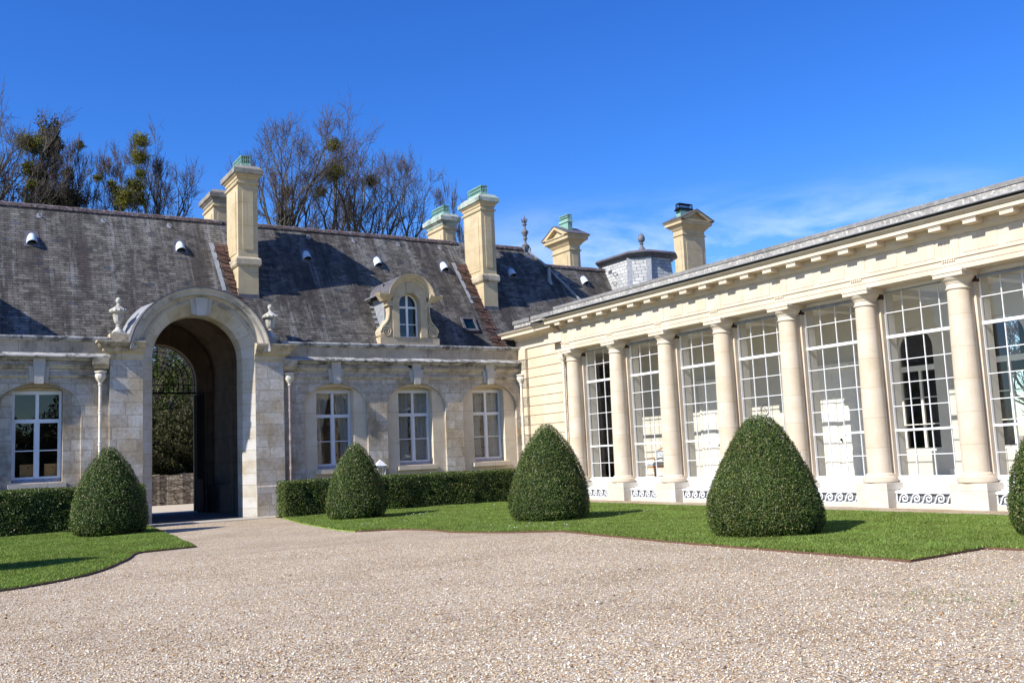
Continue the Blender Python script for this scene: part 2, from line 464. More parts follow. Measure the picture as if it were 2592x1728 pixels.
M_GLASS_SKY = m_glass('rooflight_glass', tint=(.25, .5, .45), refl=1.2)
M_CORTEN = m_flat('rusted_steel_edging', (.12, .065, .04), .8, .1, .3, .4, 30)
M_SOIL = m_flat('soil_edge', (.12, .09, .055), .95, 0, .1, .5, 20, .6)
M_BARK = m_plainstone('grey_bark', (.10, .088, .07), (.045, .04, .032), grime=(.12, .15, .08), gfac=.4, gscale=1.5, bump=.8)
M_TWIG = m_flat('winter_twigs', (.085, .07, .06), .8, 0, .2, .3, 2)
M_TWIG_RED = m_flat('reddish_twigs', (.10, .07, .06), .8, 0, .2, .3, 2)
M_YARD = m_flat('pale_yard_gravel', (.52, .44, .33), .9, 0, .2, .12, 3, .3)
def m_rubble():
    t = NT('rubble_wall_stone')
    mp = t.n.new('ShaderNodeMapping'); mp.inputs['Scale'].default_value = (2.0, 2.0, 5.5); t.l.new(t.geo.outputs['Position'], mp.inputs[0])
    v = t.n.new('ShaderNodeTexVoronoi'); v.feature = 'DISTANCE_TO_EDGE'; v.inputs['Scale'].default_value = 1.0; t.l.new(mp.outputs[0], v.inputs['Vector'])
    v2 = t.n.new('ShaderNodeTexVoronoi'); v2.inputs['Scale'].default_value = 1.0; t.l.new(mp.outputs[0], v2.inputs['Vector'])
    sp = t.n.new('ShaderNodeSeparateColor'); t.l.new(v2.outputs['Color'], sp.inputs[0])
    c = t.mix(sp.outputs[0], (.24, .20, .15), (.46, .40, .31)); n = t.noise(9, 5, .7)
    c = t.mix(t.maprange(n, .45, .7), c, (.12, .10, .07)); j = t.maprange(v.outputs['Distance'], 0, .07, 1, 0)
    c = t.mix(t.math('MULTIPLY', j, .85, clamp=True), c, (.05, .04, .03))
    return t.done(c, .9, t.bump(t.math('SUBTRACT', n, j), .8, .04), spec=.1)
M_RUBBLE = m_rubble()
M_BOX = m_leaf('box_leaves', [(0.0, (.022, .050, .010)), (.35, (.050, .092, .017)), (.65, (.105, .160, .030)), (.85, (.17, .22, .05)), (.95, (.26, .24, .10)), (1.0, (.40, .32, .18))], rough=.42, spec=.32)
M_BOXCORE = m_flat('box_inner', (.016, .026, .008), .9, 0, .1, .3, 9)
M_MIST = m_leaf('mistletoe_leaves', [(0, (.065, .075, .015)), (.6, (.15, .15, .025)), (1, (.33, .29, .06))], rough=.6, spec=.2, trans=.3)
M_IVY = m_leaf('ivy_leaves', [(0, (.020, .024, .008)), (.7, (.045, .048, .015)), (1, (.13, .11, .045))], rough=.6, spec=.15)
M_THICKET = m_leaf('brown_thicket', [(0, (.06, .045, .03)), (.6, (.13, .105, .075)), (1, (.24, .21, .15))], rough=.8, spec=.1)
M_WOODLEAF = m_leaf('spring_leaves', [(0, (.035, .055, .015)), (.6, (.09, .125, .03)), (1, (.24, .28, .08))], rough=.6, spec=.1, trans=.3)
M_GRASS = m_leaf('grass_blades', [(0, (.115, .185, .035)), (.6, (.20, .295, .06)), (.93, (.30, .36, .10)), (1, (.40, .37, .18))], rough=.5, spec=.2, trans=.3)
M_DAISY = m_flat('daisy_white', (.85, .85, .82), .6)
def m_gravel():
    t = NT('court_gravel')
    def vor(scale, feat='F1'):
        n = t.n.new('ShaderNodeTexVoronoi'); n.inputs['Scale'].default_value = scale; n.feature = feat
        n.inputs['Randomness'].default_value = 1.0
        t.l.new(t.geo.outputs['Position'], n.inputs['Vector']); return n
    v1 = vor(42); v2 = vor(90)
    sp = t.n.new('ShaderNodeSeparateColor'); t.l.new(v1.outputs['Color'], sp.inputs[0])
    sp2 = t.n.new('ShaderNodeSeparateColor'); t.l.new(v2.outputs['Color'], sp2.inputs[0])
    stops = [(0.0, (.12, .07, .04)), (.10, (.44, .26, .125)), (.3, (.68, .50, .30)), (.55, (.80, .67, .48)), (.8, (.58, .50, .38)), (.92, (.95, .88, .72)), (1.0, (.92, .88, .78))]
    c1 = t.ramp(sp.outputs[0], stops); c2 = t.ramp(sp2.outputs[1], stops)
    d1 = t.maprange(v1.outputs['Distance'], .2, .75, 0, 1)
    c = t.mix(t.math('GREATER_THAN', sp.outputs[2], .45), c2, c1)
    c = t.mix(t.math('MULTIPLY', d1, .58), c, (.16, .115, .075))
    n = t.noise(.55, 6, .6); n2 = t.noise(2.6, 5, .65)
    n5 = t.noise(.9, 4, .6, stretch=(.35, 1.6, 1))
    c = t.mix(t.maprange(n, .4, .65), c, t.mix(1.0, c, (.84, .82, .80), 'MULTIPLY'))
    c = t.mix(t.math('MULTIPLY', t.maprange(n5, .5, .64), .6), c, t.mix(1.0, c, (.86, .83, .78), 'MULTIPLY'))
    c = t.mix(t.math('MULTIPLY', t.maprange(n2, .6, .74), .25), c, t.mix(1.0, c, (.70, .74, .52), 'MULTIPLY'))
    h = t.math('ADD', t.math('MULTIPLY', t.math('SUBTRACT', 1.0, v1.outputs['Distance']), .8), t.math('MULTIPLY', t.math('SUBTRACT', 1.0, v2.outputs['Distance']), .4))
    h = t.math('ADD', h, t.math('MULTIPLY', n2, 1.2))
    return t.done(c, .85, t.bump(h, .9, .018), spec=.25)
M_GRAVEL = m_gravel()
def m_pebble():
    t = NT('loose_pebbles')
    c = t.ramp(t.geo.outputs['Random Per Island'], [(0, (.10, .06, .04)), (.15, (.42, .25, .11)), (.4, (.62, .46, .27)), (.65, (.66, .55, .38)), (.85, (.88, .79, .6)), (1, (.9, .88, .8))])
    return t.done(c, .7, None, spec=.3)
M_PEBBLE = m_pebble()
M_LAWNBASE = m_flat('lawn_thatch', (.16, .225, .045), .9, 0, .1, .35, 3.0, .4)
M_COBBLE = m_ashlar('worn_cobbles', (.52, .44, .33), (.42, .35, .25), (.62, .54, .42), w=.22, h=.16, mortar=.02, stain=.5, joint=(.25, .2, .13))
M_SLABS = m_plainstone('worn_threshold_slabs', (.50, .46, .39), (.40, .36, .30), gfac=.3, gscale=3, bump=.5)

# ================================================================== SETTING: ground
def ground_sheet(name, pts, z, mat, kind='structure'):
    mb = MB(); mb.add([(x, y, z) for x, y in pts], [tuple(range(len(pts)))])
    o = mb.build(name, mat); tag(o, kind=kind); return o
ground_sheet('ground', [(-400, -400), (600, -400), (600, 800), (-400, 800)], 0.0, M_GRAVEL)
ground_sheet('yard', [(-30, 38.3), (60, 38.3), (60, 80), (-30, 80)], 0.004, M_YARD)

def smooth_poly(pts, n=4):
    """rounds a closed outline a little (Catmull-Rom on marked points)"""
    out = []
    m = len(pts)
    for i in range(m):
        p0, p1, p2, p3 = [np.array(pts[(i+k-1) % m][:2], float) for k in range(4)]
        soft = len(pts[i]) > 2 or len(pts[(i+1) % m]) > 2
        out.append(tuple(p1))
        if soft:
            for k in range(1, n):
                t = k/n
                q = .5*((2*p1) + (-p0+p2)*t + (2*p0-5*p1+4*p2-p3)*t*t + (-p0+3*p1-3*p2+p3)*t**3)
                out.append(tuple(q))
    return out
LAWN_R = smooth_poly([(9.75, 30.0), (9.3, 29.0), (8.75, 25.6), (8.45, 22.2), (8.5, 21.2), (9.35, 20.7, 1), (9.75, 19.6, 1), (9.75, 18.6),
                      (10.35, 17.45), (11.15, 16.6), (10.9, 12.9), (10.93, 8.2), (12.75, 8.33), (12.95, 7.3), (13.0, 4.0), (17.85, 4.0), (17.85, 29.2), (18.9, 29.9), (18.9, 30.6), (12, 30.6)])
LAWN_L = smooth_poly([(5.55, 29.6), (5.3, 26.5), (4.95, 22.6), (4.78, 20.7), (3.65, 20.45), (3.15, 19.0, 1), (2.35, 17.1, 1), (1.45, 16.05, 1), (0.6, 15.7, 1), (-1.6, 16.0), (-3.2, 18.0), (-3.6, 21), (-3.4, 30.6), (5.0, 30.6)])
def inside(px, py, poly):
    x, y = np.array(poly).T
    c = np.zeros(len(px), bool); j = len(x) - 1
    for i in range(len(x)):
        cond = ((y[i] > py) != (y[j] > py)) & (px < (x[j]-x[i])*(py-y[i])/(y[j]-y[i]+1e-12)+x[i])
        c ^= cond; j = i
    return c
def lawn(name, poly, label):
    mb = MB(); n = len(poly); z = .03
    mb.add([(x, y, z) for x, y in poly], [tuple(range(n))])
    mb.loft([[(x, y, -.02) for x, y in poly], [(x, y, z) for x, y in poly]], True, False)
    o = mb.build(name, M_LAWNBASE); tag(o, kind='structure')
    a = np.array(poly); lo, hi = a.min(0), a.max(0)
    area = (hi-lo).prod(); N = int(area*3300)
    P = RNG.random((N, 2))*(hi-lo)+lo
    keep = inside(P[:, 0], P[:, 1], poly)
    P = P[keep]
    d = np.hypot(P[:, 0], P[:, 1])
    vis = (P[:, 0]/np.maximum(P[:, 1], .1) > -.02) & (d < 33)
    P = P[vis]; d = d[vis]
    P = P[RNG.random(len(P)) < np.clip(17/d[:], .35, 1)]
    N = len(P); ang = RNG.random(N)*2*PI
    h = .020+.024*RNG.random(N) + .01*np.sin(P[:, 0]*3.1+np.sin(P[:, 1]*2.3)); w = .006+.006*RNG.random(N)+d_of(P)*.00022
    ln = RNG.normal(0, .018, (N, 2))
    V = np.zeros((N, 3, 3))
    V[:, 0] = np.c_[P[:, 0]-np.cos(ang)*w, P[:, 1]-np.sin(ang)*w, np.full(N, z-.002)]
    V[:, 1] = np.c_[P[:, 0]+np.cos(ang)*w, P[:, 1]+np.sin(ang)*w, np.full(N, z-.002)]
    V[:, 2] = np.c_[P[:, 0]+ln[:, 0], P[:, 1]+ln[:, 1], z+h]
    g = np_mesh('grass', V.reshape(-1, 3), np.arange(N*3).reshape(-1, 3), M_GRASS)
    tag(g, label, 'grass', kind='stuff')
def d_of(P): return np.hypot(P[:, 0], P[:, 1])
lawn('lawn', LAWN_R, 'mown green grass of the large lawn in front of the colonnade')
lawn('lawn', LAWN_L, 'mown green grass of the small lawn left of the gateway')
def edging(poly, i0, i1, label, mat, name, cat, h=.034, th=.008):
    mb = MB()
    for i in range(i0, i1):
        a = np.array(poly[i % len(poly)]); b = np.array(poly[(i+1) % len(poly)])
        d = (b-a)/max(np.linalg.norm(b-a), 1e-6); nrm = np.array([-d[1], d[0]])*th
        for s in (1,):
            q = [a-nrm, b-nrm, b+nrm*.15, a+nrm*.15]
            mb.loft([[(x, y, -.02) for x, y in q], [(x, y, h) for x, y in q]])
    return tag(mb.build(name, mat), label, cat)
_li = len(LAWN_R)
edging([p for p in LAWN_R if p[1] < 21.5 and p[0] < 14], 0, len([p for p in LAWN_R if p[1] < 21.5 and p[0] < 14])-1, 'rusty steel strip edging the lawn beside the colonnade', M_CORTEN, 'lawn_edging', 'edging')
edging(LAWN_L[::-1], 0, len(LAWN_L)-1, 'brown cut soil edge round the small left lawn', M_SOIL, 'turf_edge', 'edging', h=.033, th=.03)
# daisies
_pt = []
for _ in range(5000):
    x, y = random.uniform(9, 18), random.uniform(8, 28)
    f = math.sin(x*1.3+y*.7)+math.sin(y*1.1-x*.5)
    if f > 1.1 and random.random() < .3: _pt.append((x, y))
for _ in range(60): _pt.append((random.uniform(9, 18), random.uniform(8, 28)))
for _ in range(40): _pt.append((random.uniform(1, 4.8), random.uniform(17, 27)))
_pa = np.array(_pt); _ok = inside(_pa[:, 0], _pa[:, 1], LAWN_R) | inside(_pa[:, 0], _pa[:, 1], LAWN_L)
mb = MB()
for x, y in _pa[_ok][:240]:
    r = random.uniform(.010, .017); z = random.uniform(.09, .115); k = 6
    tx, ty = random.uniform(-.3, .3), random.uniform(-.3, .3)
    mb.add([(x+r*math.cos(a*PI/3), y+r*math.sin(a*PI/3), z+r*(tx*math.cos(a*PI/3)+ty*math.sin(a*PI/3))) for a in range(k)], [tuple(range(k))])
    mb.add([(x-.002, y, .05), (x+.002, y, .05), (x, y, z)], [(0, 1, 2)])
tag(mb.build('daisies', M_DAISY), 'tiny white daisies dotted over the lawns', 'daisies', kind='stuff')
# stone strips
ground_sheet('paving', [(17.8, 3.0), (18.95, 3.0), (18.95, 31.0), (18.9, 31.0), (17.8, 29.2)], .028, M_COBBLE)
mb = MB(); mb.box(5.2, 9.9, 29.75, 30.75, -.02, .022); 
tag(mb.build('threshold_paving', M_SLABS), kind='structure')
mb = MB(); mb.box(5.3, 9.3, 30.75, 38.05, -.02, .016)
tag(mb.build('passage_floor', m_plainstone('shade_darkened_floor', (.17, .155, .135), (.11, .10, .09), bump=.6)), kind='structure')  # passage shade put into the colour: darker than the threshold slabs outside
# loose pebbles over the gravel
_N = 75000
_r = 5.0 + 14.0*RNG.random(_N)**1.25; _a = RNG.uniform(.0, 1.05, _N)
_P = np.c_[_r*np.sin(_a), _r*np.cos(_a)]
_k = ~(inside(_P[:, 0], _P[:, 1], LAWN_R) | inside(_P[:, 0], _P[:, 1], LAWN_L)); _P = _P[_k]; _N = len(_P)
_oct = np.array([(1, 0, 0), (0, 1, 0), (-1, 0, 0), (0, -1, 0), (0, 0, .65), (0, 0, -.5)], float)
_of = np.array([(0, 1, 4), (1, 2, 4), (2, 3, 4), (3, 0, 4), (1, 0, 5), (2, 1, 5), (3, 2, 5), (0, 3, 5)])
_s = RNG.uniform(.005, .0125, _N)*(1+(RNG.random(_N) > .985)*.9)
_V = _oct[None]*_s[:, None, None]*RNG.uniform(.65, 1.3, (_N, 6, 1)); _t = RNG.random(_N)*6.28
_x = _V[..., 0]*np.cos(_t)[:, None]-_V[..., 1]*np.sin(_t)[:, None]*.75; _y = _V[..., 0]*np.sin(_t)[:, None]+_V[..., 1]*np.cos(_t)[:, None]*.75
_V = np.stack([_x+_P[:, :1], _y+_P[:, 1:], _V[..., 2]+_s[:, None]*.25+.001], -1)
pb = np_mesh('pebbles', _V.reshape(-1, 3), (_of[None]+6*np.arange(_N)[:, None, None]).reshape(-1, 3), M_PEBBLE)
tag(pb, 'loose pebbles scattered over the gravel court', 'pebbles', kind='stuff')
# small weeds in the gravel
WX, WY = 8.75, 6.1
mb = MB()
for _ in range(120):
    _q = random.random()
    if _q < .45: x, y = random.gauss(WX, .7), random.gauss(WY, .4)
    elif _q < .8: x, y = random.uniform(9.6, 11.0), random.uniform(8.4, 18); x = min(x, 10.85 - .02*abs(y-12))
    else: a, r = random.uniform(.1, .95), random.uniform(7, 20); x, y = r*math.sin(a), r*math.cos(a)
    if inside(np.array([x]), np.array([y]), LAWN_R)[0] or inside(np.array([x]), np.array([y]), LAWN_L)[0]: continue
    for _b in range(9):
        a = random.random()*6.28; q = random.gauss(0, .05), random.gauss(0, .05); h = random.uniform(.008, .03)
        px, py = x+q[0], y+q[1]
        mb.add([(px-.004*math.cos(a), py-.004*math.sin(a), .001), (px+.004*math.cos(a), py+.004*math.sin(a), .001), (px+random.gauss(0, .012), py+random.gauss(0, .012), h)], [(0, 1, 2)])
tag(mb.build('weeds', M_GRASS), 'sparse green weeds sprouting in the gravel', 'weeds', kind='stuff')

# ================================================================== STONE RANGE (left building)
YW, YP, YG = 30.95, 31.05, 30.77
RM = 1.47
def rz(y): return 5.65 + RM*(y-31.35)
A = thing('gatehouse_range', 'long weathered stone range with steep slate roof, arched gateway and tall chimneys', 'building', (7.3, 31, 0))
def arch_curve(cx, half, zs, rise, n=22, p=1.0):
    return [(cx-half*math.cos(PI*k/n), zs+rise*abs(math.sin(PI*k/n))**p) for k in range(n+1)]
def wall_open(mb, x0, x1, z0, z1, y, ops, depth):
    """front sheet at y with arched openings and their reveals; ops: (zb, curve)"""
    xs = x0
    for zb, cv in sorted(ops, key=lambda o: o[1][0][0]):
        xl, xr = cv[0][0], cv[-1][0]
        mb.quad((xs, y, z0), (xl, y, z0), (xl, y, z1), (xs, y, z1))
        if zb > z0: mb.quad((xl, y, z0), (xr, y, z0), (xr, y, zb), (xl, y, zb))
        for (a, za), (b, zb2) in zip(cv[:-1], cv[1:]):
            mb.quad((a, y, za), (b, y, zb2), (b, y, z1), (a, y, z1))
            mb.quad((a, y, za), (a, y+depth, za), (b, y+depth, zb2), (b, y, zb2))
        mb.quad((xl, y, zb), (xl, y+depth, zb), (xl, y+depth, cv[0][1]), (xl, y, cv[0][1]))
        mb.quad((xr, y, zb), (xr, y, cv[-1][1]), (xr, y+depth, cv[-1][1]), (xr, y+depth, zb))
        mb.quad((xl, y, zb), (xr, y, zb), (xr, y+depth, zb), (xl, y+depth, zb))
        xs = xr
    mb.quad((xs, y, z0), (x1, y, z0), (x1, y, z1), (xs, y, z1))
WC = [-3.3, -.3, 2.72, 11.84, 14.865, 17.875]
PIER_L, PIER_R = (4.63, 5.57), (9.03, 9.97)
for nm, (x0, x1) in (('wall', (-9, 4.9)), ('wall', (9.7, 19.32))):
    mb = MB()
    ops = [(.22, arch_curve(c, 1.145, 3.42, .875, 24, .9)) for c in WC if x0 < c < x1]
    wall_open(mb, x0, x1, 0, 5.2, YW, ops, .10)
    mb.build(nm, M_ASH, A)
    mb = MB()
    ops = [(1.43, arch_curve(c, .665, 4.08, .12, 10)) for c in WC if x0 < c < x1]
    wall_open(mb, x0, x1, 0, 5.0, YP+.003, ops, .30)
    mb.build('window_bay_panels', M_ASH if x1 < 6 else M_PANEL, A)
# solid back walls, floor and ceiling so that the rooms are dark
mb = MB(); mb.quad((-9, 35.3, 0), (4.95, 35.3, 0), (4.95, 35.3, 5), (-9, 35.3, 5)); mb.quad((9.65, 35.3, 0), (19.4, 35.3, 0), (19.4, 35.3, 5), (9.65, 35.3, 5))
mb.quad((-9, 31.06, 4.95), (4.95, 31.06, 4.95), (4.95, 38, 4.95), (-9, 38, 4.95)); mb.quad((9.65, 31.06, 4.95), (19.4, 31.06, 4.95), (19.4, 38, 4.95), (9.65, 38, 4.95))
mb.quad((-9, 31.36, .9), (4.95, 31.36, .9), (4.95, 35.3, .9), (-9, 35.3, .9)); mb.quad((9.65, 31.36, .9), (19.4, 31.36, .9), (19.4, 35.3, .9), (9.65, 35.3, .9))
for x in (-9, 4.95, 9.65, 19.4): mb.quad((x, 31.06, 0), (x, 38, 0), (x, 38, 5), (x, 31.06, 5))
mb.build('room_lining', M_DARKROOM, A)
mb = MB(); mb.quad((-9, 38, 0), (5.4, 38, 0), (5.4, 38, 6.75), (-9, 38, 6.75)); mb.quad((9.2, 38, 0), (27, 38, 0), (27, 38, 6.75), (9.2, 38, 6.75))
mb.build('rear_wall', M_ASH, A)

def a_window(cx, curtains):
    yf = 31.33; w = .655; z0, z1 = 1.46, 4.09
    mb = MB()
    fw = .065
    mb.box(cx-w, cx-w+fw, yf, yf+.06, z0, z1); mb.box(cx+w-fw, cx+w, yf, yf+.06, z0, z1)
    mb.box(cx-w+fw, cx+w-fw, yf, yf+.06, z1-.10, z1); mb.box(cx-w+fw, cx+w-fw, yf, yf+.06, z0, z0+.09)
    mb.box(cx-.045, cx+.045, yf-.022, yf+.05, z0+.09, z1-.10)                  # meeting stiles
    for a, b in ((cx-w+fw, cx-.045), (cx+.045, cx+w-fw)):
        mb.box(a, b, yf-.012, yf+.05, 3.155, 3.265)                              # transom
        mb.box(a, b, yf+.008, yf+.04, 2.335, 2.365)                              # glazing bar
        mb.box(a, a+.03, yf-.006, yf+.045, z0+.09, 3.155); mb.box(b-.03, b, yf-.006, yf+.045, z0+.09, 3.155)
        mb.box(a+.03, b-.03, yf-.006, yf+.045, z0+.09, z0+.13)
    win = mb.build('window', M_WHITE_W if curtains else M_WHITE, A)
    mb = MB(); mb.quad((cx-w+.02, yf+.026, z0+.02), (cx+w-.02, yf+.026, z0+.02), (cx+w-.02, yf+.026, z1-.02), (cx-w+.02, yf+.026, z1-.02)); mb.build('pane', M_GLASS, win)
    mb = MB(); mb.box(cx-.76, cx+.76, 30.93, 31.05, 1.26, 1.40); mb.box(cx-.66, cx+.66, 31.05, 31.36, 1.30, 1.425); mb.build('sill', M_PANEL, win)
    mb = MB(); mb.prism_x([(31.22, 1.43), (31.33, 1.43), (31.33, 1.53), (31.30, 1.53)], cx-.64, cx+.64); mb.build('weather_bar', M_OLDWOOD, win)
    mb = MB(); mb.box(cx-w, cx+w, yf+.02, yf+.05, z1-.01, 4.25); mb.build('head_board', M_PANEL, win)
    if curtains:
        for s, nm in ((-1, 0), (1, 1)):
            mb = MB(); n = 34; vs = []; top = .62; 
            for i in range(n+1):
                u = i/n
                for z, gather in ((1.3, curtains), (2.6, curtains*.9), (4.15, 1.0)):
                    x = cx+s*(.68-u*(.66*gather)); y = 31.52+.035*math.sin(i*1.25+s)+.02*math.sin(i*.53+z)
                    vs.append((x, y, z))
            fs = [(3*i+k, 3*i+3+k, 3*i+4+k, 3*i+1+k) for i in range(n) for k in (0, 1)]
            mb.add(vs, fs); mb.build('curtain', M_CURT, win, smooth=70)
    return win
for c in WC:
    a_window(c, {11.84: .55, 14.865: .93, 17.875: .9}.get(c, 0))

# keystones
for c in WC:
    mb = MB()
    mb.prism_y([(c-.115, 4.27), (c+.115, 4.27), (c+.15, 4.80), (c-.15, 4.80)], 30.80, 30.95)
    mb.prism_y([(c-.16, 4.80), (c+.16, 4.80), (c+.16, 5.04), (c-.16, 5.04)], 30.83, 30.95)
    mb.prism_y([(c-.24, 4.34), (c-.118, 4.31), (c-.152, 4.80), (c-.28, 4.80)], 30.88, 30.96)
    mb.prism_y([(c+.118, 4.31), (c+.24, 4.34), (c+.28, 4.80), (c+.152, 4.80)], 30.88, 30.96)
    mb.build('keystone', M_KEY, A)
# string courses, cornice, attic, coping
def band(name, prof, spans, mat):
    mb = MB()
    for a, b in spans: mb.prism_x(prof, a, b)
    return mb.build(name, mat, A)
def gaps(x0, x1, half=.285):
    out = []; x = x0
    for c in [c for c in WC if x0 < c < x1]:
        out.append((x, c-half)); x = c+half
    out.append((x, x1)); return out
for x0, x1 in ((-9, PIER_L[0]), (PIER_R[1], 19.32)):
    band('string_course', [(30.96, 4.70), (30.90, 4.73), (30.89, 4.79), (30.85, 4.81), (30.85, 4.845), (30.96, 4.85)], gaps(x0, x1, .28), M_TRIM)
    band('string_course', [(30.96, 4.44), (30.92, 4.46), (30.90, 4.50), (30.90, 4.545), (30.96, 4.55)], gaps(x0, x1, .27), M_TRIM)
    band('cornice', [(30.96, 4.93), (30.86, 4.97), (30.82, 5.02), (30.74, 5.045), (30.70, 5.05), (30.70, 5.085), (30.95, 5.20), (31.05, 5.20)], [(x0, x1)], M_CORN)
    band('attic_wall', [(30.97, 5.20), (30.97, 5.54), (31.10, 5.54), (31.10, 5.20)], [(x0, x1)], M_ATTIC)
    band('coping', [(30.96, 5.54), (30.92, 5.56), (30.885, 5.60), (30.87, 5.65), (30.885, 5.69), (30.93, 5.70), (31.16, 5.70), (31.16, 5.54)], [(x0, x1)], M_CORN)
mb = MB(); mb.box(14.58, 14.86-.0, 30.93, 30.969, 4.87, 5.0); mb.build('drain_slot', M_BLACK, A)

# ---------------- roof
roof_e = part_empty('roof', A)
mb = MB()
ev = 31.13
_cut = [(9.40, ev)]+[(7.3+2.1*math.cos(PI*k/16), 31.35+(5.10+2.15*math.sin(PI*k/16)-5.65)/RM) for k in range(17) if 5.10+2.15*math.sin(PI*k/16) > 5.4]+[(5.20, ev)]
_o = [(-9, ev)]+[(5.20, ev)]+[p for p in _cut[1:-1]][::-1]+[(9.40, ev), (27, ev), (27, 34.15), (22.72, 34.15), (22.0, 34.7), (-9, 34.7)]
mb.add([(x, y, rz(y)) for x, y in _o], [tuple(range(len(_o)))])
zt, zr2 = rz(34.7), rz(34.15)
mb.add([(-9, 34.7, zt), (22, 34.7, zt), (22.72, 35.25, zr2), (24, 38.1, 6.7), (-9, 38.1, 6.7)], [(0, 1, 2, 3, 4)])
mb.add([(22, 34.7, zt), (22.72, 34.15, zr2), (22.72, 35.25, zr2)], [(0, 1, 2)])
mb.add([(22.72, 34.15, zr2), (27, 34.15, zr2), (27, 38.1, 6.7), (22.72, 35.25, zr2)], [(0, 1, 2, 3)])
mb.add([(-9, ev, rz(ev)), (-9, 34.7, zt), (-9, 38.1, 6.7)], [(0, 1, 2)])
mb.build('slates', M_SLATE, roof_e)
def ridge(x0, x1, y, z):
    mb = MB()
    x = x0
    while x < x1:
        e = min(x+.42, x1); d = random.uniform(-.006, .006)
        mb.prism_x([(y-.14, z-.12+d), (y-.12, z-.02+d), (y-.06, z+.03+d), (y, z+.045+d), (y+.06, z+.03+d), (y+.12, z-.02+d), (y+.14, z-.12+d)], x, e-.012)
        x = e
    return mb.build('ridge_tiles', M_RIDGE, roof_e)
ridge(-9, 9.0, 34.7, zt); ridge(9.73, 18.7, 34.7, zt); ridge(19.42, 21.9, 34.7, zt); ridge(22.8, 26.0, 34.15, zr2)
mb = MB()
for dx in (-.05,):
    off = Vector((0, -.035, .03))
    P = [Vector((22.0, 34.7, zt+.03)), Vector((22.72, 34.15, zr2+.03)), Vector((23.65, 33.05, rz(33.05)+.02)), Vector((25.3, 31.25, rz(31.25)+.02))]
    mb.tube([p+off*.3 for p in P], .055, 6)
mb.build('hip_roll', M_LEAD, roof_e)
# lead gutter lining behind the coping
mb = MB(); mb.box(-9, 5.1, 31.11, 31.28, 5.3, 5.42); mb.box(9.5, 27, 31.11, 31.28, 5.3, 5.42); mb.build('gutter', M_LEAD_DK, roof_e)

def on_roof(x, y, n=0.0):
    """point on the front slope, n metres off it"""
    k = 1/math.hypot(1, RM)
    return Vector((x, y-n*RM*k, rz(y)+n*k))
for vx, vy in ((2.7, 33.62), (7.34, 33.70), (11.89, 33.71), (14.73, 33.68), (17.62, 33.68), (20.79, 33.64), (24.46, 33.55)):
    mb = MB(); rings = []
    for s, r in ((0, .165), (.12, .16), (.28, .14), (.40, .10), (.43, .05)):
        c = on_roof(vx, vy + s/math.hypot(1, RM)*1.0)
        rings.append([tuple(on_roof(vx+r*math.cos(PI-PI*k/10), c.y, max(.0, r*1.35*math.sin(PI*k/10)))) for k in range(11)])
    mb.loft(rings, False, False)
    v = mb.build('roof_vent', M_VENT, roof_e, smooth=60)
    mb = MB()
    mb.add([tuple(Vector(p)+Vector((0, .03, .05))) for p in rings[0]], [tuple(range(11))]); mb.build('vent_mouth', M_BLACK, v)
    mb = MB(); a = [on_roof(vx-.24, vy-.06, .012), on_roof(vx+.24, vy-.06, .012), on_roof(vx+.2, vy+.36, .012), on_roof(vx-.2, vy+.36, .012)]
    mb.quad(*a); mb.build('flashing', M_LEAD_DK, v)
for hx, hy in ((2.96, 34.41), (4.94, 34.42), (7.1, 34.43), (12.2, 34.44), (14.04, 34.44), (15.95, 34.45), (17.82, 34.44), (21.4, 34.40), (23.2, 33.88)):
    mb = MB(); cs = [tuple(on_roof(hx+.11*math.cos(a*PI/5)*(1.1 if math.sin(a*PI/5) < 0 else .8), hy+.07*math.sin(a*PI/5), .014)) for a in range(10)]
    mb.add(cs, [tuple(range(10))])
    pl = mb.build('hook_plate', M_LEAD, roof_e)
    mb = MB(); mb.tube([on_roof(hx, hy+.05, .02), on_roof(hx, hy-.02, .05), on_roof(hx+.02, hy-.06, .11), on_roof(hx+.08, hy-.085, .05), on_roof(hx+.16, hy-.09, .08)], .011, 5)
    mb.build('roof_hook', M_WIRE, pl)
# rust-stained strips and climbing irons left of the chimneys
def irons(x0, y0, x1, y1, cx):
    mb = MB()
    mb.add([tuple(on_roof(x0-.16, y0+.2, .012)), tuple(on_roof(cx, y0+.2, .012)), tuple(on_roof(cx+.06, 32.62, .012)), tuple(on_roof(x1+.42, y1-.2, .012)), tuple(on_roof(x1-.06, y1-.2, .012))], [(4, 3, 2, 1, 0)])
    mb.build('stained_slates', M_RUSTSTAIN, roof_e)
    mb = MB()
    mb.add([tuple(on_roof(x0-.36, y0+.22, .016)), tuple(on_roof(x0-.18, y0+.22, .016)), tuple(on_roof(x0-.08, 32.7, .016)), tuple(on_roof(x0-.22, 32.7, .016))], [(3, 2, 1, 0)])
    mb.build('lead_flashing', M_LEAD, roof_e)
    n = 8
    for i in range(n):
        y = y0+(y1-y0)*i/(n-1); x = x0+(x1-x0)*i/(n-1)
        mb = MB()
        a, b, c, d = on_roof(x-.22, y-.02, .01), on_roof(x-.16, y+.06, .13), on_roof(x+.12, y+.04, .13), on_roof(x+.16, y-.06, .01)
        mb.tube([a, b, c, d], .018, 5); mb.tube([a, on_roof(x-.02, y-.10, .05), on_roof(x+.22, y-.14, .02)], .018, 5)
        mb.build('climbing_iron', M_WIRE, roof_e)
irons(18.42, 33.75, 18.55, 31.65, 18.78)
irons(8.72, 33.80, 8.95, 32.2, 9.04)

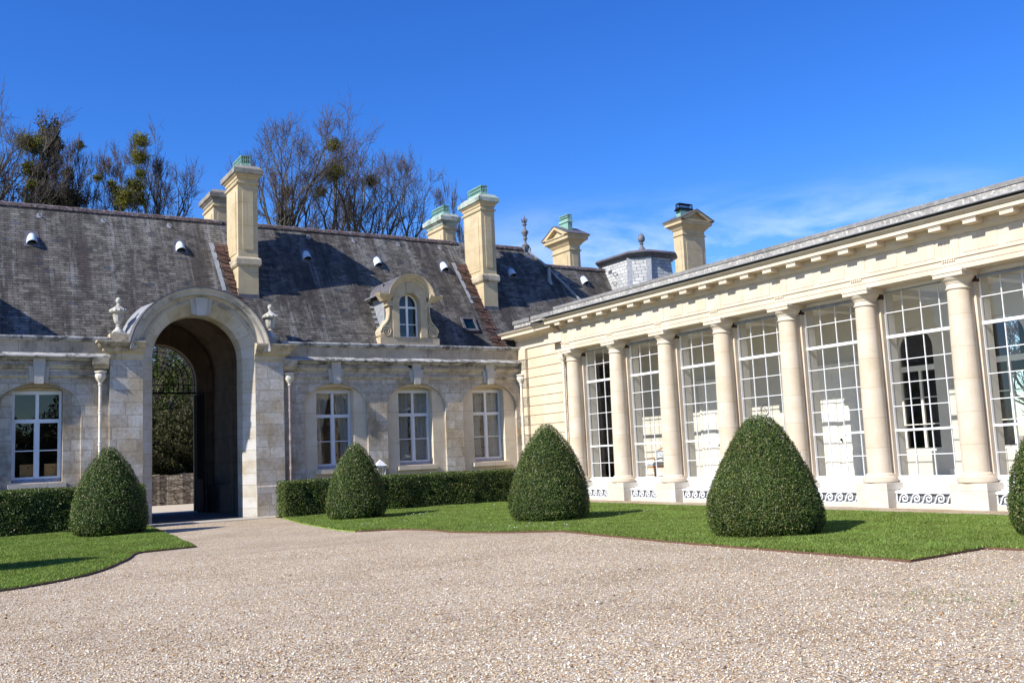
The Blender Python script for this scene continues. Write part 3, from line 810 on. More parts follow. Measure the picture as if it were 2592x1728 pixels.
# ---------------- chimneys
def chimney(x0, x1, y0, y1, zb, dirty=False, cowl=True, cap=M_CAP):
    c = part_empty('chimney', roof_e)
    mb = MB()
    mb.box(x0, x1, y0, y1, zb, 11.66)
    mb.box(x0-.008, x1+.008, y0-.008, y1+.008, zb, 8.55)
    # raised panels with incised edges
    wx, wy = (x1-x0), (y1-y0)
    for (a, b) in ((x0+.16, x1-.16),):
        mb.box(a, b, y0-.022, y0, 9.1, 11.2); mb.box(a, b, y1, y1+.022, 9.1, 11.2)
    mb.box(x0-.022, x0, y0+.22, y1-.22, 9.0, 11.2); mb.box(x1, x1+.022, y0+.22, y1-.22, 9.0, 11.2)
    mb.build('shaft', M_CHIM, c)
    def ringprof(prof, nm, mat):
        m = MB(); m.loft([[(x0-p, y0-p, z), (x1+p, y0-p, z), (x1+p, y1+p, z), (x0-p, y1+p, z)] for p, z in prof])
        return m.build(nm, mat, c)
    ringprof([(.0, 8.50), (.05, 8.52), (.09, 8.58), (.09, 8.76), (.07, 8.80), (.0, 8.85)], 'belt', M_TRIM)
    ringprof([(.0, 11.42), (.045, 11.44), (.06, 11.48), (.06, 11.505), (.0, 11.53)], 'astragal', M_CHIM)
    ringprof([(.0, 11.60), (.03, 11.62), (.05, 11.70), (.10, 11.74), (.125, 11.78)], 'bed_mould', M_CHIM if not dirty else cap)
    ringprof([(.14, 11.78), (.17, 11.80), (.17, 11.97), (.13, 12.00), (.03, 12.11), (-.02, 12.12)], 'cap', cap)
    if y0 < 34: 
        m = MB(); m.box(x0-.02, x1+.02, y0-.05, y0+.02, zb+.30, rz(y0)+.07); m.build('apron', M_LEAD_DK, c)
    if cowl:
        cowl_box(c, (x0+x1)/2, (y0+y1)/2, .145, .52, 12.10, .44)
    return c
def cowl_box(parent, cx, cy, hx, hy, z0, h, mat=M_COPPER):
    m = MB()
    def rect(k, z): return [(cx-hx*k, cy-hy*(1+(k-1)*.4), z), (cx+hx*k, cy-hy*(1+(k-1)*.4), z), (cx+hx*k, cy+hy*(1+(k-1)*.4), z), (cx-hx*k, cy+hy*(1+(k-1)*.4), z)]
    m.loft([rect(1.5, z0-.03), rect(1.3, z0+.03), rect(1.15, z0+h*.35)])
    if mat is M_COPPER: m.loft([rect(1.1, z0+h*.62), rect(1.1, z0+h*.70)])
    m.loft([rect(1.12, z0+h*.93), rect(1.12, z0+h)])
    def slat(ax, ay, bx, by):
        m.tube([(ax, ay, z0+h*.3), (bx, by, z0+h*.95)], .011, 4)
    n = max(3, int(hy*2/.075))
    for i in range(n+1):
        y = cy-hy*1.04+2.08*hy*i/n
        for s in (-1, 1): slat(cx+s*hx*1.15, y, cx+s*hx*1.08, y)
    n = max(2, int(hx*2/.06))
    for i in range(n+1):
        x = cx-hx+2*hx*i/n
        for s in (-1, 1): slat(x*1.0, cy+s*hy*1.05, x, cy+s*hy*1.02)
    o = m.build('cowl', mat, parent)
    return o
chimney(9.02, 9.71, 32.58, 34.03, 6.6, cap=M_DARKCAP)
chimney(18.76, 19.38, 32.58, 34.03, 6.6)
chimney(9.02, 9.71, 35.9, 37.35, 7.6, dirty=True, cap=M_DARKCAP, cowl=False)
chimney(18.76, 19.38, 35.9, 37.35, 7.6, dirty=True)

# ---------------- finial on the hip
f = part_empty('roof_finial', roof_e)
mb = MB(); fx, fy = 22.14, 34.66
mb.lathe(fx, fy, [(.20, 10.2), (.2, 10.3), (.15, 10.36), (.15, 10.62), (.17, 10.68), (.12, 10.72), (.06, 10.80), (.055, 10.92), (.10, 10.97), (.10, 11.03), (.07, 11.06), (.12, 11.2), (.165, 11.27), (.165, 11.30), (.09, 11.38), (.05, 11.44), (.05, 11.56), (.10, 11.60), (.10, 11.64), (.055, 11.67), (.10, 11.78), (.05, 11.86), (.02, 12.0), (.006, 12.08)], 14, flute=8, fz=(11.06, 11.3))
for k in range(8):
    a = k*PI/4
    mb.tube([(fx+.05*math.cos(a), fy+.05*math.sin(a), 11.68), (fx+.12*math.cos(a), fy+.12*math.sin(a), 11.78), (fx+.14*math.cos(a), fy+.14*math.sin(a), 11.90)], [.022, .02, .004], 4)
for k in range(4):
    a = k*PI/2+PI/4
    mb.tube([(fx+.14*math.cos(a), fy+.14*math.sin(a), 10.66), (fx+.22*math.cos(a), fy+.22*math.sin(a), 10.5), (fx+.17*math.cos(a), fy+.17*math.sin(a), 10.3)], [.03, .04, .02], 5)
mb.build('spike', M_FINIAL, f, smooth=50)
mb = MB(); mb.box(fx-.22, fx+.22, fy-.3, fy+.2, 9.95, 10.22); mb.build('saddle', M_LEAD, f)
# pipe vent
mb = MB(); mb.lathe(22.62, 33.62, [(.16, 8.75), (.10, 8.95), (.07, 9.1), (.07, 9.5), (.075, 9.52)], 12); p_ = mb.build('vent_pipe', M_LEAD, roof_e, smooth=50)
mb = MB(); mb.lathe(22.62, 33.62, [(.17, 9.53), (.17, 9.56), (.03, 9.62)], 12); mb.build('rain_cap', M_LEAD_DK, p_, smooth=50)

# ---------------- rooflight
mb = MB()
def rl(x, y, n): return tuple(on_roof(x, y, n))
x0, x1, y0, y1 = 17.42, 18.02, 31.84, 32.23
for (a, b, c, d) in ((x0, x0+.07, y0, y1), (x1-.07, x1, y0, y1), (x0+.07, x1-.07, y0, y0+.05), (x0+.07, x1-.07, y1-.05, y1)):
    mb.loft([[rl(a, c, .02), rl(b, c, .02), rl(b, d, .02), rl(a, d, .02)], [rl(a, c, .09), rl(b, c, .09), rl(b, d, .09), rl(a, d, .09)]])
rw = mb.build('rooflight', M_LEAD_DK, roof_e)
mb = MB(); mb.quad(rl(x0+.06, y0+.04, .05), rl(x1-.06, y0+.04, .05), rl(x1-.06, y1-.04, .05), rl(x0+.06, y1-.04, .05)); mb.build('pane', M_GLASS_SKY, rw)

# ---------------- dormers
def dormer(cx):
    d = part_empty('dormer', A)
    yf = 31.17
    def spiral_side(s):
        # scroll buttress outline (x outwards from the centre line)
        pts = [(.68, 7.12), (.80, 7.12), (.815, 6.98), (.80, 6.85), (.84, 6.65), (.95, 6.45), (1.08, 6.33), (1.15, 6.2), (1.13, 6.06), (1.05, 5.98), (.68, 5.98)]
        return [(cx+s*a, z) for a, z in pts]
    mb = MB()
    for s in (-1, 1):
        mb.prism_y(spiral_side(s), yf+.02, yf+.5)
    mb.box(cx-1.17, cx+1.17, yf-.02, yf+.55, 5.66, 5.98)            # base course
    cv = arch_curve(cx, .42, 7.17, .43, 16)
    for (a, za), (b, zb) in zip(cv[:-1], cv[1:]):
        mb.quad((a, yf-.04, za), (b, yf-.04, zb), (b, yf-.04, 8.0), (a, yf-.04, 8.0)) if False else None
    mb.build('scroll_stone', M_CREAMD, d)
    # surround with arched opening
    mb = MB(); o = .68
    oc = arch_curve(cx, o, 7.30, .68, 20)
    ic = arch_curve(cx, .42, 7.17, .45, 20)
    outer = [(cx-o, 5.98)] + oc + [(cx+o, 5.98)]; inner = [(cx-.42, 5.98)] + ic + [(cx+.42, 5.98)]
    y0 = yf-.05
    for i in range(len(outer)-1):
        a, b, c_, e = outer[i], outer[i+1], inner[i+1], inner[i]
        mb.quad((a[0], y0, a[1]), (e[0], y0, e[1]), (c_[0], y0, c_[1]), (b[0], y0, b[1]))
        mb.quad((e[0], y0, e[1]), (e[0], y0+.34, e[1]), (c_[0], y0+.34, c_[1]), (c_[0], y0, c_[1]))
        mb.quad((a[0], y0, a[1]), (b[0], y0, b[1]), (b[0], y0+.3, b[1]), (a[0], y0+.3, a[1]))
    mb.quad((cx-.42, y0, 5.981), (cx+.42, y0, 5.981), (cx+.42, y0+.4, 5.981), (cx-.42, y0+.4, 5.981))
    mb.prism_y([(cx-.10, 7.60), (cx+.10, 7.60), (cx+.14, 7.99), (cx-.14, 7.99)], y0-.03, y0+.1)
    mb.build('surround', M_CREAMD, d)
    # hood: segmental pediment moulding returning as small cornices
    prof = [(.68, -.06), (.72, -.06), (.74, -.10), (.80, -.12), (.83, -.19), (.90, -.22), (.93, -.28), (.98, -.30), (.98, .1), (.68, .1)]
    mb = MB(); n = 22; rings = []
    a0 = R_(12)
    for k in range(n+1):
        t = PI-a0-(PI-2*a0)*k/n
        rings.append([(cx+r*math.cos(t)*.95, yf+dy, 7.30+r*math.sin(t)*1.0) for r, dy in prof])
    mb.loft(rings)
    for s in (-1, 1):
        pr = [(yf+.3, 7.30), (yf-.06, 7.30), (yf-.10, 7.36), (yf-.2, 7.42), (yf-.26, 7.50), (yf-.26, 7.55), (yf+.3, 7.60)]
        xa, xb = sorted((cx+s*.78, cx+s*1.14))
        mb.loft([[(cx+s*.74, y, z) for y, z in pr], [(cx+s*(1.14+.10*(1 if z > 7.4 else 0)-(.12 if z < 7.35 else 0)), y, z) for y, z in pr]])
        mb.box(min(cx+s*.66, cx+s*.90), max(cx+s*.66, cx+s*.90), yf-.075, yf+.3, 7.12, 7.17)
        mb.box(min(cx+s*.68, cx+s*.86), max(cx+s*.68, cx+s*.86), yf-.035, yf+.3, 7.17, 7.31)
    mb.build('hood', M_CREAMD, d, smooth=35)
    for s in (-1, 1):                                                    # volutes
        mb = MB(); pts = []; vx, vz = cx+s*.93, 6.19
        for k in range(46):
            t = k/45*2.4*2*PI; r = .205*(1-k/52)
            pts.append((vx+s*r*math.cos(t), yf-.005, vz+r*math.sin(t)))
        mb.tube(pts, [.036*(1-.4*k/45) for k in range(46)], 5)
        mb.tube([(cx+s*.79, yf-.005, 7.1), (cx+s*.79, yf-.005, 6.85), (cx+s*.84, yf-.005, 6.62), (cx+s*.95, yf-.005, 6.47), (cx+s*1.08, yf-.005, 6.34), (vx+s*.205, yf-.005, vz)], .036, 5)
        mb.tube([(cx+s*.71, yf-.005, 7.1), (cx+s*.71, yf-.005, 6.82), (cx+s*.75, yf-.005, 6.6), (cx+s*.84, yf-.005, 6.42), (cx+s*.9, yf-.005, 6.36)], .024, 5)
        mb.build('volute', M_CREAMD, d, smooth=60)
    # window
    yw = yf+.24; mb = MB()
    cz = arch_curve(cx, .42, 7.17, .45, 16); cj = arch_curve(cx, .365, 7.17, .39, 16)
    for i in range(16):
        a, b, c_, e = cz[i], cz[i+1], cj[i+1], cj[i]
        mb.loft([[(p[0], yw, p[1]) for p in (a, b, c_, e)], [(p[0], yw+.05, p[1]) for p in (a, b, c_, e)]])
    mb.box(cx-.42, cx-.365, yw, yw+.05, 5.98, 7.17); mb.box(cx+.365, cx+.42, yw, yw+.05, 5.98, 7.17)
    mb.box(cx-.04, cx+.04, yw-.02, yw+.05, 6.03, 7.56); mb.box(cx-.365, cx+.365, yw-.008, yw+.048, 7.08, 7.15); mb.box(cx-.365, cx+.365, yw-.008, yw+.048, 5.98, 6.05)
    for a, b in ((cx-.365, cx-.04), (cx+.04, cx+.365)): mb.box(a, b, yw+.01, yw+.04, 6.48, 6.51)
    w = mb.build('window', M_WHITE, d)
    mb = MB(); mb.add([(x, yw+.028, z) for x, z in [(cx-.42, 5.98)]+cz+[(cx+.42, 5.98)]], [tuple(range(19))]); mb.build('pane', M_GLASS, w)
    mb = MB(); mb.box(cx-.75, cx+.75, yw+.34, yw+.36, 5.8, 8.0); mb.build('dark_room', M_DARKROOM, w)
    # cheeks and curved lead roof running back into the slates
    for s in (-1, 1):
        mb = MB(); x = cx+s*.80; pz = [(yf+.3, 5.6), (yf+.3, 7.5), (32.75, 7.5), (31.42, 5.6)]
        mb.loft([[(x, y, z) for y, z in pz], [(x+s*.05, y, z) for y, z in pz]])
        mb.build('cheek', M_LEAD, d)
    mb = MB(); n = 18; r1 = []; r2 = []
    for k in range(n+1):
        t = PI-a0-(PI-2*a0)*k/n; x = cx+.985*math.cos(t)*.95; z = 7.305+.985*math.sin(t)
        r1.append((x, yf-.27, z)); r2.append((x, 31.35+(z-5.65)/RM+.1, z))
    mb.loft([r1, r2], False, False); mb.build('lead_roof', M_LEAD_DK, d, smooth=60)
    mb = MB()
    for s in (-1, 1):
        q = [(cx+s*.8, yf-.2, 7.56), (cx+s*1.16, yf-.2, 7.53), (cx+s*1.16, 32.55, 7.50), (cx+s*.8, 32.65, 7.6)]
        mb.loft([[(x, y, z) for x, y, z in q], [(x, y, z+.03) for x, y, z in q]])
        for i in range(9):      # stepped soakers beside the cheek
            y = 31.42+i*.14
            mb.quad(tuple(on_roof(cx+s*.86, y, .02)), tuple(on_roof(cx+s*(1.02), y, .02)), tuple(on_roof(cx+s*(1.02), y+.05, .02)), tuple(on_roof(cx+s*.86, y+.07, .02)))
    mb.build('flashing', M_LEAD, d)
    return d
M_CREAMD = m_plainstone('dormer_stone', (.53, .44, .30), (.40, .33, .22), gfac=.35, gscale=2.5, thr=(.54, .7), bump=.3)
dormer(14.80)
dormer(-.30)

# ---------------- gateway frontispiece
G = part_empty('gateway', A)
GX, GZ = 7.3, 5.10
for a, b in (PIER_L, PIER_R):
    mb = MB(); mb.box(a, b, YG, 31.9, 0, 5.04); mb.build('pier', M_PIER, G)
for a, b in ((PIER_L[0]-.05, PIER_L[1]), (PIER_R[0], PIER_R[1]+.05)):
    mb = MB(); mb.prism_x([(YG+.1, 0), (YG-.055, 0), (YG-.055, .95), (YG-.03, .99), (YG+.1, .995)], a, b); mb.build('plinth', M_PIER, G)
# splayed ring (voussoirs) and reveal
def ring(mb, r0, y0, r1, y1, n=40, zfoot=0.0, cz=GZ, cx=GX):
    pts0 = [(cx-r0, zfoot)] + [(cx-r0*math.cos(PI*k/n), cz+r0*math.sin(PI*k/n)) for k in range(n+1)] + [(cx+r0, zfoot)]
    pts1 = [(cx-r1, zfoot)] + [(cx-r1*math.cos(PI*k/n), cz+r1*math.sin(PI*k/n)) for k in range(n+1)] + [(cx+r1, zfoot)]
    mb.loft([[(x, y0, z) for x, z in pts0], [(x, y1, z) for x, z in pts1]], False, False)
def m_ringstone():
    t = NT('voussoir_stone')
    p = t.n.new('ShaderNodeSeparateXYZ'); t.l.new(t.geo.outputs['Position'], p.inputs[0])
    dx = t.math('SUBTRACT', p.outputs['X'], GX); dz = t.math('SUBTRACT', p.outputs['Z'], GZ)
    ang = t.math('ARCTAN2', dz, t.math('ABSOLUTE', dx))
    up = t.math('GREATER_THAN', dz, 0.0)
    u = t.math('ADD', t.math('MULTIPLY', t.math('MULTIPLY', ang, 4.3), up), t.math('MULTIPLY', t.math('DIVIDE', dz, .37), t.math('SUBTRACT', 1.0, up)))
    fr = t.math('ABSOLUTE', t.math('SUBTRACT', t.math('FRACT', u), .5))
    j = t.math('GREATER_THAN', fr, .478)
    wn_ = t.n.new('ShaderNodeTexWhiteNoise'); wn_.noise_dimensions = '1D'; t.l.new(t.math('FLOOR', u), wn_.inputs['W'])
    n1 = t.noise(2, 6, .6); n2 = t.noise(22, 5, .65)
    c = t.mix(wn_.outputs['Value'], (.50, .46, .38), (.56, .54, .50))
    c = t.mix(t.maprange(n1, .45, .7), c, t.mix(1.0, c, (.8, .72, .58), 'MULTIPLY'))
    c = t.mix(t.math('MULTIPLY', t.maprange(n2, .55, .72), .35), c, (.26, .24, .2))
    c = t.mix(t.math('MULTIPLY', j, .6), c, (.3, .21, .12))
    return t.done(c, .85, t.bump(t.math('SUBTRACT', n2, t.math('MULTIPLY', j, .6)), .5, .02), spec=.2)
M_RING = m_ringstone()
mb = MB()
ring(mb, 1.73, YG, 1.40, 31.10); ring(mb, 1.40, 31.10, 1.40, 31.75); ring(mb, 1.40, 31.75, 2.0, 31.75)
ring(mb, 2.0, YG, 1.73, YG, zfoot=GZ-.001)
mb.build('voussoir_ring', M_RING, G, smooth=30)
# archivolt
prof = [(1.735, YG-.002), (1.735, YG-.035), (1.775, YG-.04), (1.80, YG-.065), (1.80, YG-.045), (1.87, YG-.045), (1.87, YG-.09), (1.90, YG-.10), (1.955, YG-.16), (1.96, YG-.185), (1.975, YG-.185), (1.975, YG-.27), (2.06, YG-.275), (2.06, YG-.295), (2.085, YG-.31), (2.13, YG-.345), (2.165, YG-.35), (2.165, YG+.1), (1.735, YG+.1)]
def revolve(prof, z_cut, n=48):
    a0 = math.asin((z_cut-GZ)/2.1)
    rings = []
    for k in range(n+1):
        t = PI-a0-(PI-2*a0)*k/n
        rings.append([(GX+r*math.cos(t), y, GZ+r*math.sin(t)) for r, y in prof])
    return rings
mb = MB(); mb.loft(revolve(prof, 5.30, 64)); mb.build('archivolt', M_ARCH, G, smooth=12)
mb = MB(); mb.loft(revolve([(2.165, YG-.36), (2.20, YG-.36), (2.20, 32.8), (2.165, 32.8)], 5.45)); mb.build('lead_extrados', M_LEAD_DK, G, smooth=32)
mb = MB()
for s in (1,):
    n = 16; r1 = []; r2 = []
    for k in range(n+1):
        t = R_(128)+R_(45)*k/n
        x, z = GX+2.21*math.cos(t), GZ+2.21*math.sin(t)
        if z < 5.7: z = 5.7
        r1.append((x, YG+.2, z)); r2.append((x-.17, 31.35+(z-5.65)/RM+.0, z+.02))
    mb.loft([r1, r2], False, False)
mb.build('valley_flashing', M_LEAD, G)
# gate keystone
mb = MB()
mb.prism_y([(GX-.14, 6.42), (GX+.14, 6.42), (GX+.20, 7.0), (GX-.20, 7.0)], YG-.16, 31.05)
mb.prism_y([(GX-.27, 6.47), (GX-.145, 6.45), (GX-.205, 6.99), (GX-.36, 6.98)], YG-.09, 31.0)
mb.prism_y([(GX+.145, 6.45), (GX+.27, 6.47), (GX+.36, 6.98), (GX+.205, 6.99)], YG-.09, 31.0)
mb.build('keystone', M_KEY, G)
# imposts
iprof = [(0, 5.00), (.02, 5.02), (.05, 5.10), (.05, 5.17), (.10, 5.20), (.20, 5.27), (.20, 5.33), (.29, 5.38), (.36, 5.48), (.40, 5.50), (.40, 5.56), (0, 5.60)]
for a, b, s in ((PIER_L[0], 5.60, -1), (9.0, PIER_R[1], 1)):
    mb = MB(); rings = []
    for p, z in iprof:
        xa, xb = (a-p, b) if s < 0 else (a, b+p)
        rings.append([(xa, YG-p*.85, z), (xb, YG-p*.85, z), (xb, 31.3, z), (xa, 31.3, z)])
    mb.loft(rings); mb.build('impost', M_TRIM, G)
    mb = MB(); mb.box(min(GX+s*1.95, GX+s*2.64), max(GX+s*1.95, GX+s*2.64), 30.98, 31.5, 5.60, 5.83); mb.build('urn_plinth', M_TRIM, G)
    # building cornice stops as brackets against the gate
    mb = MB(); x = (4.36 if s < 0 else 10.18)
    mb.loft([[(x-.22, 30.70, 5.05), (x+.24, 30.70, 5.05), (x+.24, 30.95, 5.05), (x-.22, 30.95, 5.05)], [(x-.22, 30.70, 4.85), (x+.24, 30.70, 4.85), (x+.24, 30.95, 4.85), (x-.22, 30.95, 4.85)],
             [(x-.16, 30.80, 4.72), (x+.24, 30.80, 4.72), (x+.24, 30.95, 4.72), (x-.16, 30.95, 4.72)]]); mb.build('cornice_stop', M_TRIM, G)
# passage
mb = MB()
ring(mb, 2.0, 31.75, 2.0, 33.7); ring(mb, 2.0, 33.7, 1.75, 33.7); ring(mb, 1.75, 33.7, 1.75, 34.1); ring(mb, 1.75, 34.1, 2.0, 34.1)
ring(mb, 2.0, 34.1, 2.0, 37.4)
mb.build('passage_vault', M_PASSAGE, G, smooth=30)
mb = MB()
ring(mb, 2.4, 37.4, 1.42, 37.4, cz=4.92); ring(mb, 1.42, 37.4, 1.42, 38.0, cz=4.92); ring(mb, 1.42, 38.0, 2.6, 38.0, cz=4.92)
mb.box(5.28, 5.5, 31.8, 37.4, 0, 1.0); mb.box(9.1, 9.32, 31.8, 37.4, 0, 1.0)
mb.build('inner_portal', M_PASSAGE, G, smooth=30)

# ---------------- downpipes
def downpipe(parent, x, y, ztop, rusty=False):
    mb = MB()
    mb.lathe(x, y, [(.048, 0.0), (.048, ztop-.32)], 12)
    z = .6
    while z < ztop-.5:
        mb.lathe(x, y, [(.05, z-.05), (.062, z-.045), (.062, z-.03), (.055, z-.02), (.055, z+.02), (.064, z+.03), (.064, z+.045), (.05, z+.05)], 12)
        z += .94
    p = mb.build('downpipe', M_PIPE_RUST if rusty else M_PIPE, parent, smooth=50)
    mb = MB()
    mb.lathe(x, y, [(.05, ztop-.40), (.07, ztop-.38), (.055, ztop-.34), (.07, ztop-.30), (.13, ztop-.22), (.165, ztop-.13), (.165, ztop-.08), (.13, ztop-.04), (.18, ztop-.01), (.18, ztop+.02), (.06, ztop+.05)], 20, flute=10, fz=(ztop-.31, ztop-.07))
    mb.build('hopper', M_PIPE, p, smooth=45)
    return p
downpipe(A, 4.37, 30.83, 4.62)
downpipe(A, 10.17, 30.83, 4.60, True)

# ================================================================== ORANGERY (right building)
B = thing('orangery', 'cream limestone colonnaded orangery with tall white framed windows and lichened parapet', 'building', (19.2, 18, 0))
S = 2.463
CY = [15.05 + S*(6-k) for k in range(1, 10)]        # column axes, far to near
YN, YE = 5.5, 27.72                                   # near end and far end of the colonnade
XF, XG = 19.02, 19.62
def prof_y(name, prof, y0, y1, mat, parent=B, smooth=None):
    mb = MB(); mb.loft([[(x, y0, z) for x, z in prof], [(x, y1, z) for x, z in prof]]); return mb.build(name, mat, parent, smooth)
for k, yc in enumerate(CY):
    c = part_empty('column', B)
    mb = MB(); n = 36
    pr = [(.27, .82), (.27, 1.9)] + [(.27-.035*((z-1.9)/2.9)**1.6, z) for z in (2.3, 2.8, 3.3, 3.8, 4.3, 4.78)]
    mb.lathe(19.25, yc, pr, n); mb.build('shaft', M_COLUMN, c, smooth=40)
    mb = MB(); mb.lathe(19.25, yc, [(.36, .595), (.395, .61), (.405, .655), (.395, .70), (.345, .725), (.335, .75), (.325, .755), (.325, .775), (.30, .80), (.275, .82)], n)
    mb.build('base', M_COLUMN, c, smooth=45)
    mb = MB(); mb.lathe(19.25, yc, [(.236, 4.78), (.262, 4.785), (.268, 4.80), (.262, 4.815), (.24, 4.825), (.238, 4.90), (.25, 4.905), (.258, 4.925), (.258, 4.93), (.268, 4.935), (.275, 4.955), (.285, 4.96), (.33, 5.01), (.345, 5.05)], n)
    mb.box(19.25-.355, 19.25+.33, yc-.355, yc+.355, 5.05, 5.135); mb.box(19.25-.372, 19.25+.33, yc-.372, yc+.372, 5.135, 5.18)
    mb.build('capital', M_CREAM, c, smooth=40)
    p = part_empty('pedestal', B)
    mb = MB(); mb.box(18.90, 19.30, yc-.435, yc+.435, 0, .43); mb.build('die', M_PLINTH, p)
    mb = MB(); mb.box(18.897, 19.66, yc-.438, yc+.438, .433, .595); mb.build('cap_block', M_PLINTH, p)
    mb = MB(); mb.box(19.46, 19.70, yc-.27, yc+.27, .595, 5.19); mb.box(19.40, 19.46, yc-.20, yc+.20, .595, 5.19)
    mb.build('pilaster', M_CREAMJ, B)
# entablature
prof_y('architrave', [(XF, 5.185), (XF, 5.298), (XF-.012, 5.30), (XF-.012, 5.43), (XF-.04, 5.435), (XF-.04, 5.47), (20.2, 5.47), (20.2, 5.185)], YN, YE, M_CREAMJ)
prof_y('frieze', [(XF+.01, 5.47), (XF+.01, 5.93), (20.2, 5.93), (20.2, 5.47)], YN, YE, M_CREAMJ)
prof_y('bed_mould', [(XF+.01, 5.93), (XF-.02, 5.935), (XF-.03, 5.96), (XF-.06, 5.98), (XF-.065, 6.01), (XF-.085, 6.02), (XF-.085, 6.17), (20.0, 6.17), (20.0, 5.93)], YN, YE, M_CREAM)
prof_y('cornice', [(XF-.42, 6.166), (XF-.42, 6.240), (XF-.405, 6.242), (XF-.405, 6.252), (XF-.435, 6.256), (XF-.445, 6.27), (XF-.46, 6.274), (XF-.48, 6.30), (XF-.525, 6.318), (XF-.525, 6.337), (20.0, 6.342), (20.0, 6.166)], YN, YE+.40, M_CREAM)
prof_y('drip_lead', [(XF-.61, 6.385), (XF-.61, 6.403), (20.0, 6.405), (20.0, 6.343), (XF-.20, 6.343), (XF-.20, 6.392)], YN, YE+.42, M_LEAD)
prof_y('parapet', [(XF-.58, 6.406), (XF-.58, 6.535), (20.2, 6.535), (20.2, 6.406)], YN, 27.25, M_LICHEN)
prof_y('coping', [(XF-.60, 6.546), (XF-.60, 6.64), (XF-.58, 6.65), (20.25, 6.652), (20.25, 6.546)], YN, 27.25, M_COPTOP)
y = 15.05+S*5+.0
for k in range(0, 28):
    ym = 15.08 - .821*(k-15)
    if not (YN < ym < YE+.2): continue
    mb = MB(); mb.box(XF-.37, XF-.086, ym-.15, ym+.15, 6.05, 6.135); mb.box(XF-.39, XF-.086, ym-.168, ym+.168, 6.137, 6.164)
    mb.build('modillion', M_CREAM, B)
for yc in CY:
    t = part_empty('triglyph', B)
    mb = MB(); mb.box(XF-.006, XF+.01, yc-.26, yc+.26, 5.475, 5.925)
    for j in (-.17, -.085, .0, .085, .17):
        mb.box(XF-.014, XF-.006, yc+j-.026, yc+j+.026, 5.475, 5.925)
    mb.build('glyph_block', M_CREAM, t)
    for s in (-1, 1):
        mb = MB(); y0_, y1_ = sorted((yc+s*.33, yc+s*(S/2-.08)))
        mb.box(XF-.002, XF+.01, y0_, y1_, 5.53, 5.90) ; mb.build('metope_panel', M_CREAMJ, t)
    mb = MB()
    for j in range(6):
        yy = yc-.135+.054*j
        mb.loft([[(XF-.035, yy-.012, 5.432), (XF-.012, yy-.012, 5.432), (XF-.012, yy+.012, 5.432), (XF-.035, yy+.012, 5.432)], [(XF-.043, yy-.02, 5.385), (XF-.012, yy-.02, 5.385), (XF-.012, yy+.02, 5.385), (XF-.043, yy+.02, 5.385)]])
    mb.build('guttae', M_CREAM, t)
# corner pavilion: rusticated wall, quoins, reduced cornice and stepped parapet
XR = 19.30
pv = part_empty('end_pavilion', B)
mb = MB(); mb.box(XR+.035, 20.2, YE, 31.3, 0, 6.0)
z = 5.17; courses = [(5.19, 5.58)]
while z > .2: courses.append((z-.352, z-.022)); z -= .352
for a, b in courses:
    mb.loft([[(XR+.035, YE, a-.0), (XR+.035, 30.42, a-.0), (XR+.035, 30.42, b+.0), (XR+.035, YE, b+.0)], [(XR, YE, a+.012), (XR, 30.42, a+.012), (XR, 30.42, b-.012), (XR, YE, b-.012)]])
mb.build('rusticated_wall', M_RUST, pv)
M_VERM = m_plainstone('vermiculated_stone', (.46, .40, .30), (.54, .47, .36), grime=(.16, .13, .09), gfac=.85, gscale=26, thr=(.5, .53), bump=1.5)
mb = MB(); mv = MB()
for i, (a, b) in enumerate(courses):
    (mv if i % 2 else mb).box(XR-.10, XR+.035, 30.44, 31.0, max(a, 0), b)
mb.box(XR-.06, XR+.03, 30.45, 31.0, 0, 5.6)
mb.build('quoin', M_RUST, pv); mv.build('quoin', M_VERM, pv, label='rough vermiculated quoin blocks')
prof_y('frieze', [(XR-.0, 5.60), (XR-.0, 5.93), (20.2, 5.93), (20.2, 5.60)], YE, 31.2, M_CREAM, pv)
prof_y('band_course', [(XR-.04, 5.585), (XR-.05, 5.60), (XR-.05, 5.64), (XR, 5.65), (XR+.1, 5.585)], YE, 31.0, M_CREAM, pv)
prof_y('cornice', [(XR, 5.93), (XR-.05, 5.94), (XR-.08, 5.99), (XR-.30, 6.06), (XR-.42, 6.09), (XR-.42, 6.17), (XR-.47, 6.21), (XR-.52, 6.26), (XR-.52, 6.28), (20.2, 6.29), (20.2, 5.93)], YE+.40, 29.2, M_CREAM, pv)
mb = MB()
cp = [(0, 5.93), (.05, 5.94), (.08, 5.99), (.30, 6.04), (.42, 6.06), (.42, 6.15), (.47, 6.19), (.52, 6.24), (.52, 6.26), (-.1, 6.29)]
mb.loft([[(XR-.05-p, 29.2, z), (20.2, 29.2, z), (20.2, 31.1+p, z), (XR-.05-p, 31.1+p, z)] for p, z in cp]); mb.build('cornice', M_CREAM, pv)
mb = MB(); mb.box(XR-.58, 20.2, 28.1, 31.65, 6.262, 6.285); mb.build('drip_lead', M_LEAD_DK, pv)
mb = MB(); mb.box(XF-.34, 20.2, 27.27, 29.12, 6.38, 6.46); mb.box(XF-.34, 20.2, 29.15, 30.3, 6.30, 6.44); mb.build('parapet', M_LICHEN, pv)
mb = MB(); mb.box(XF-.37, 20.25, 27.27, 29.10, 6.465, 6.59); mb.box(XF-.38, 20.25, 29.17, 30.34, 6.445, 6.58); mb.build('coping', M_COPTOP, pv)
# flat roof and bulk
mb = MB(); mb.box(20.0, 22.35, YN, 31.0, 6.0, 6.28); mb.build('flat_roof', M_LEAD, B)
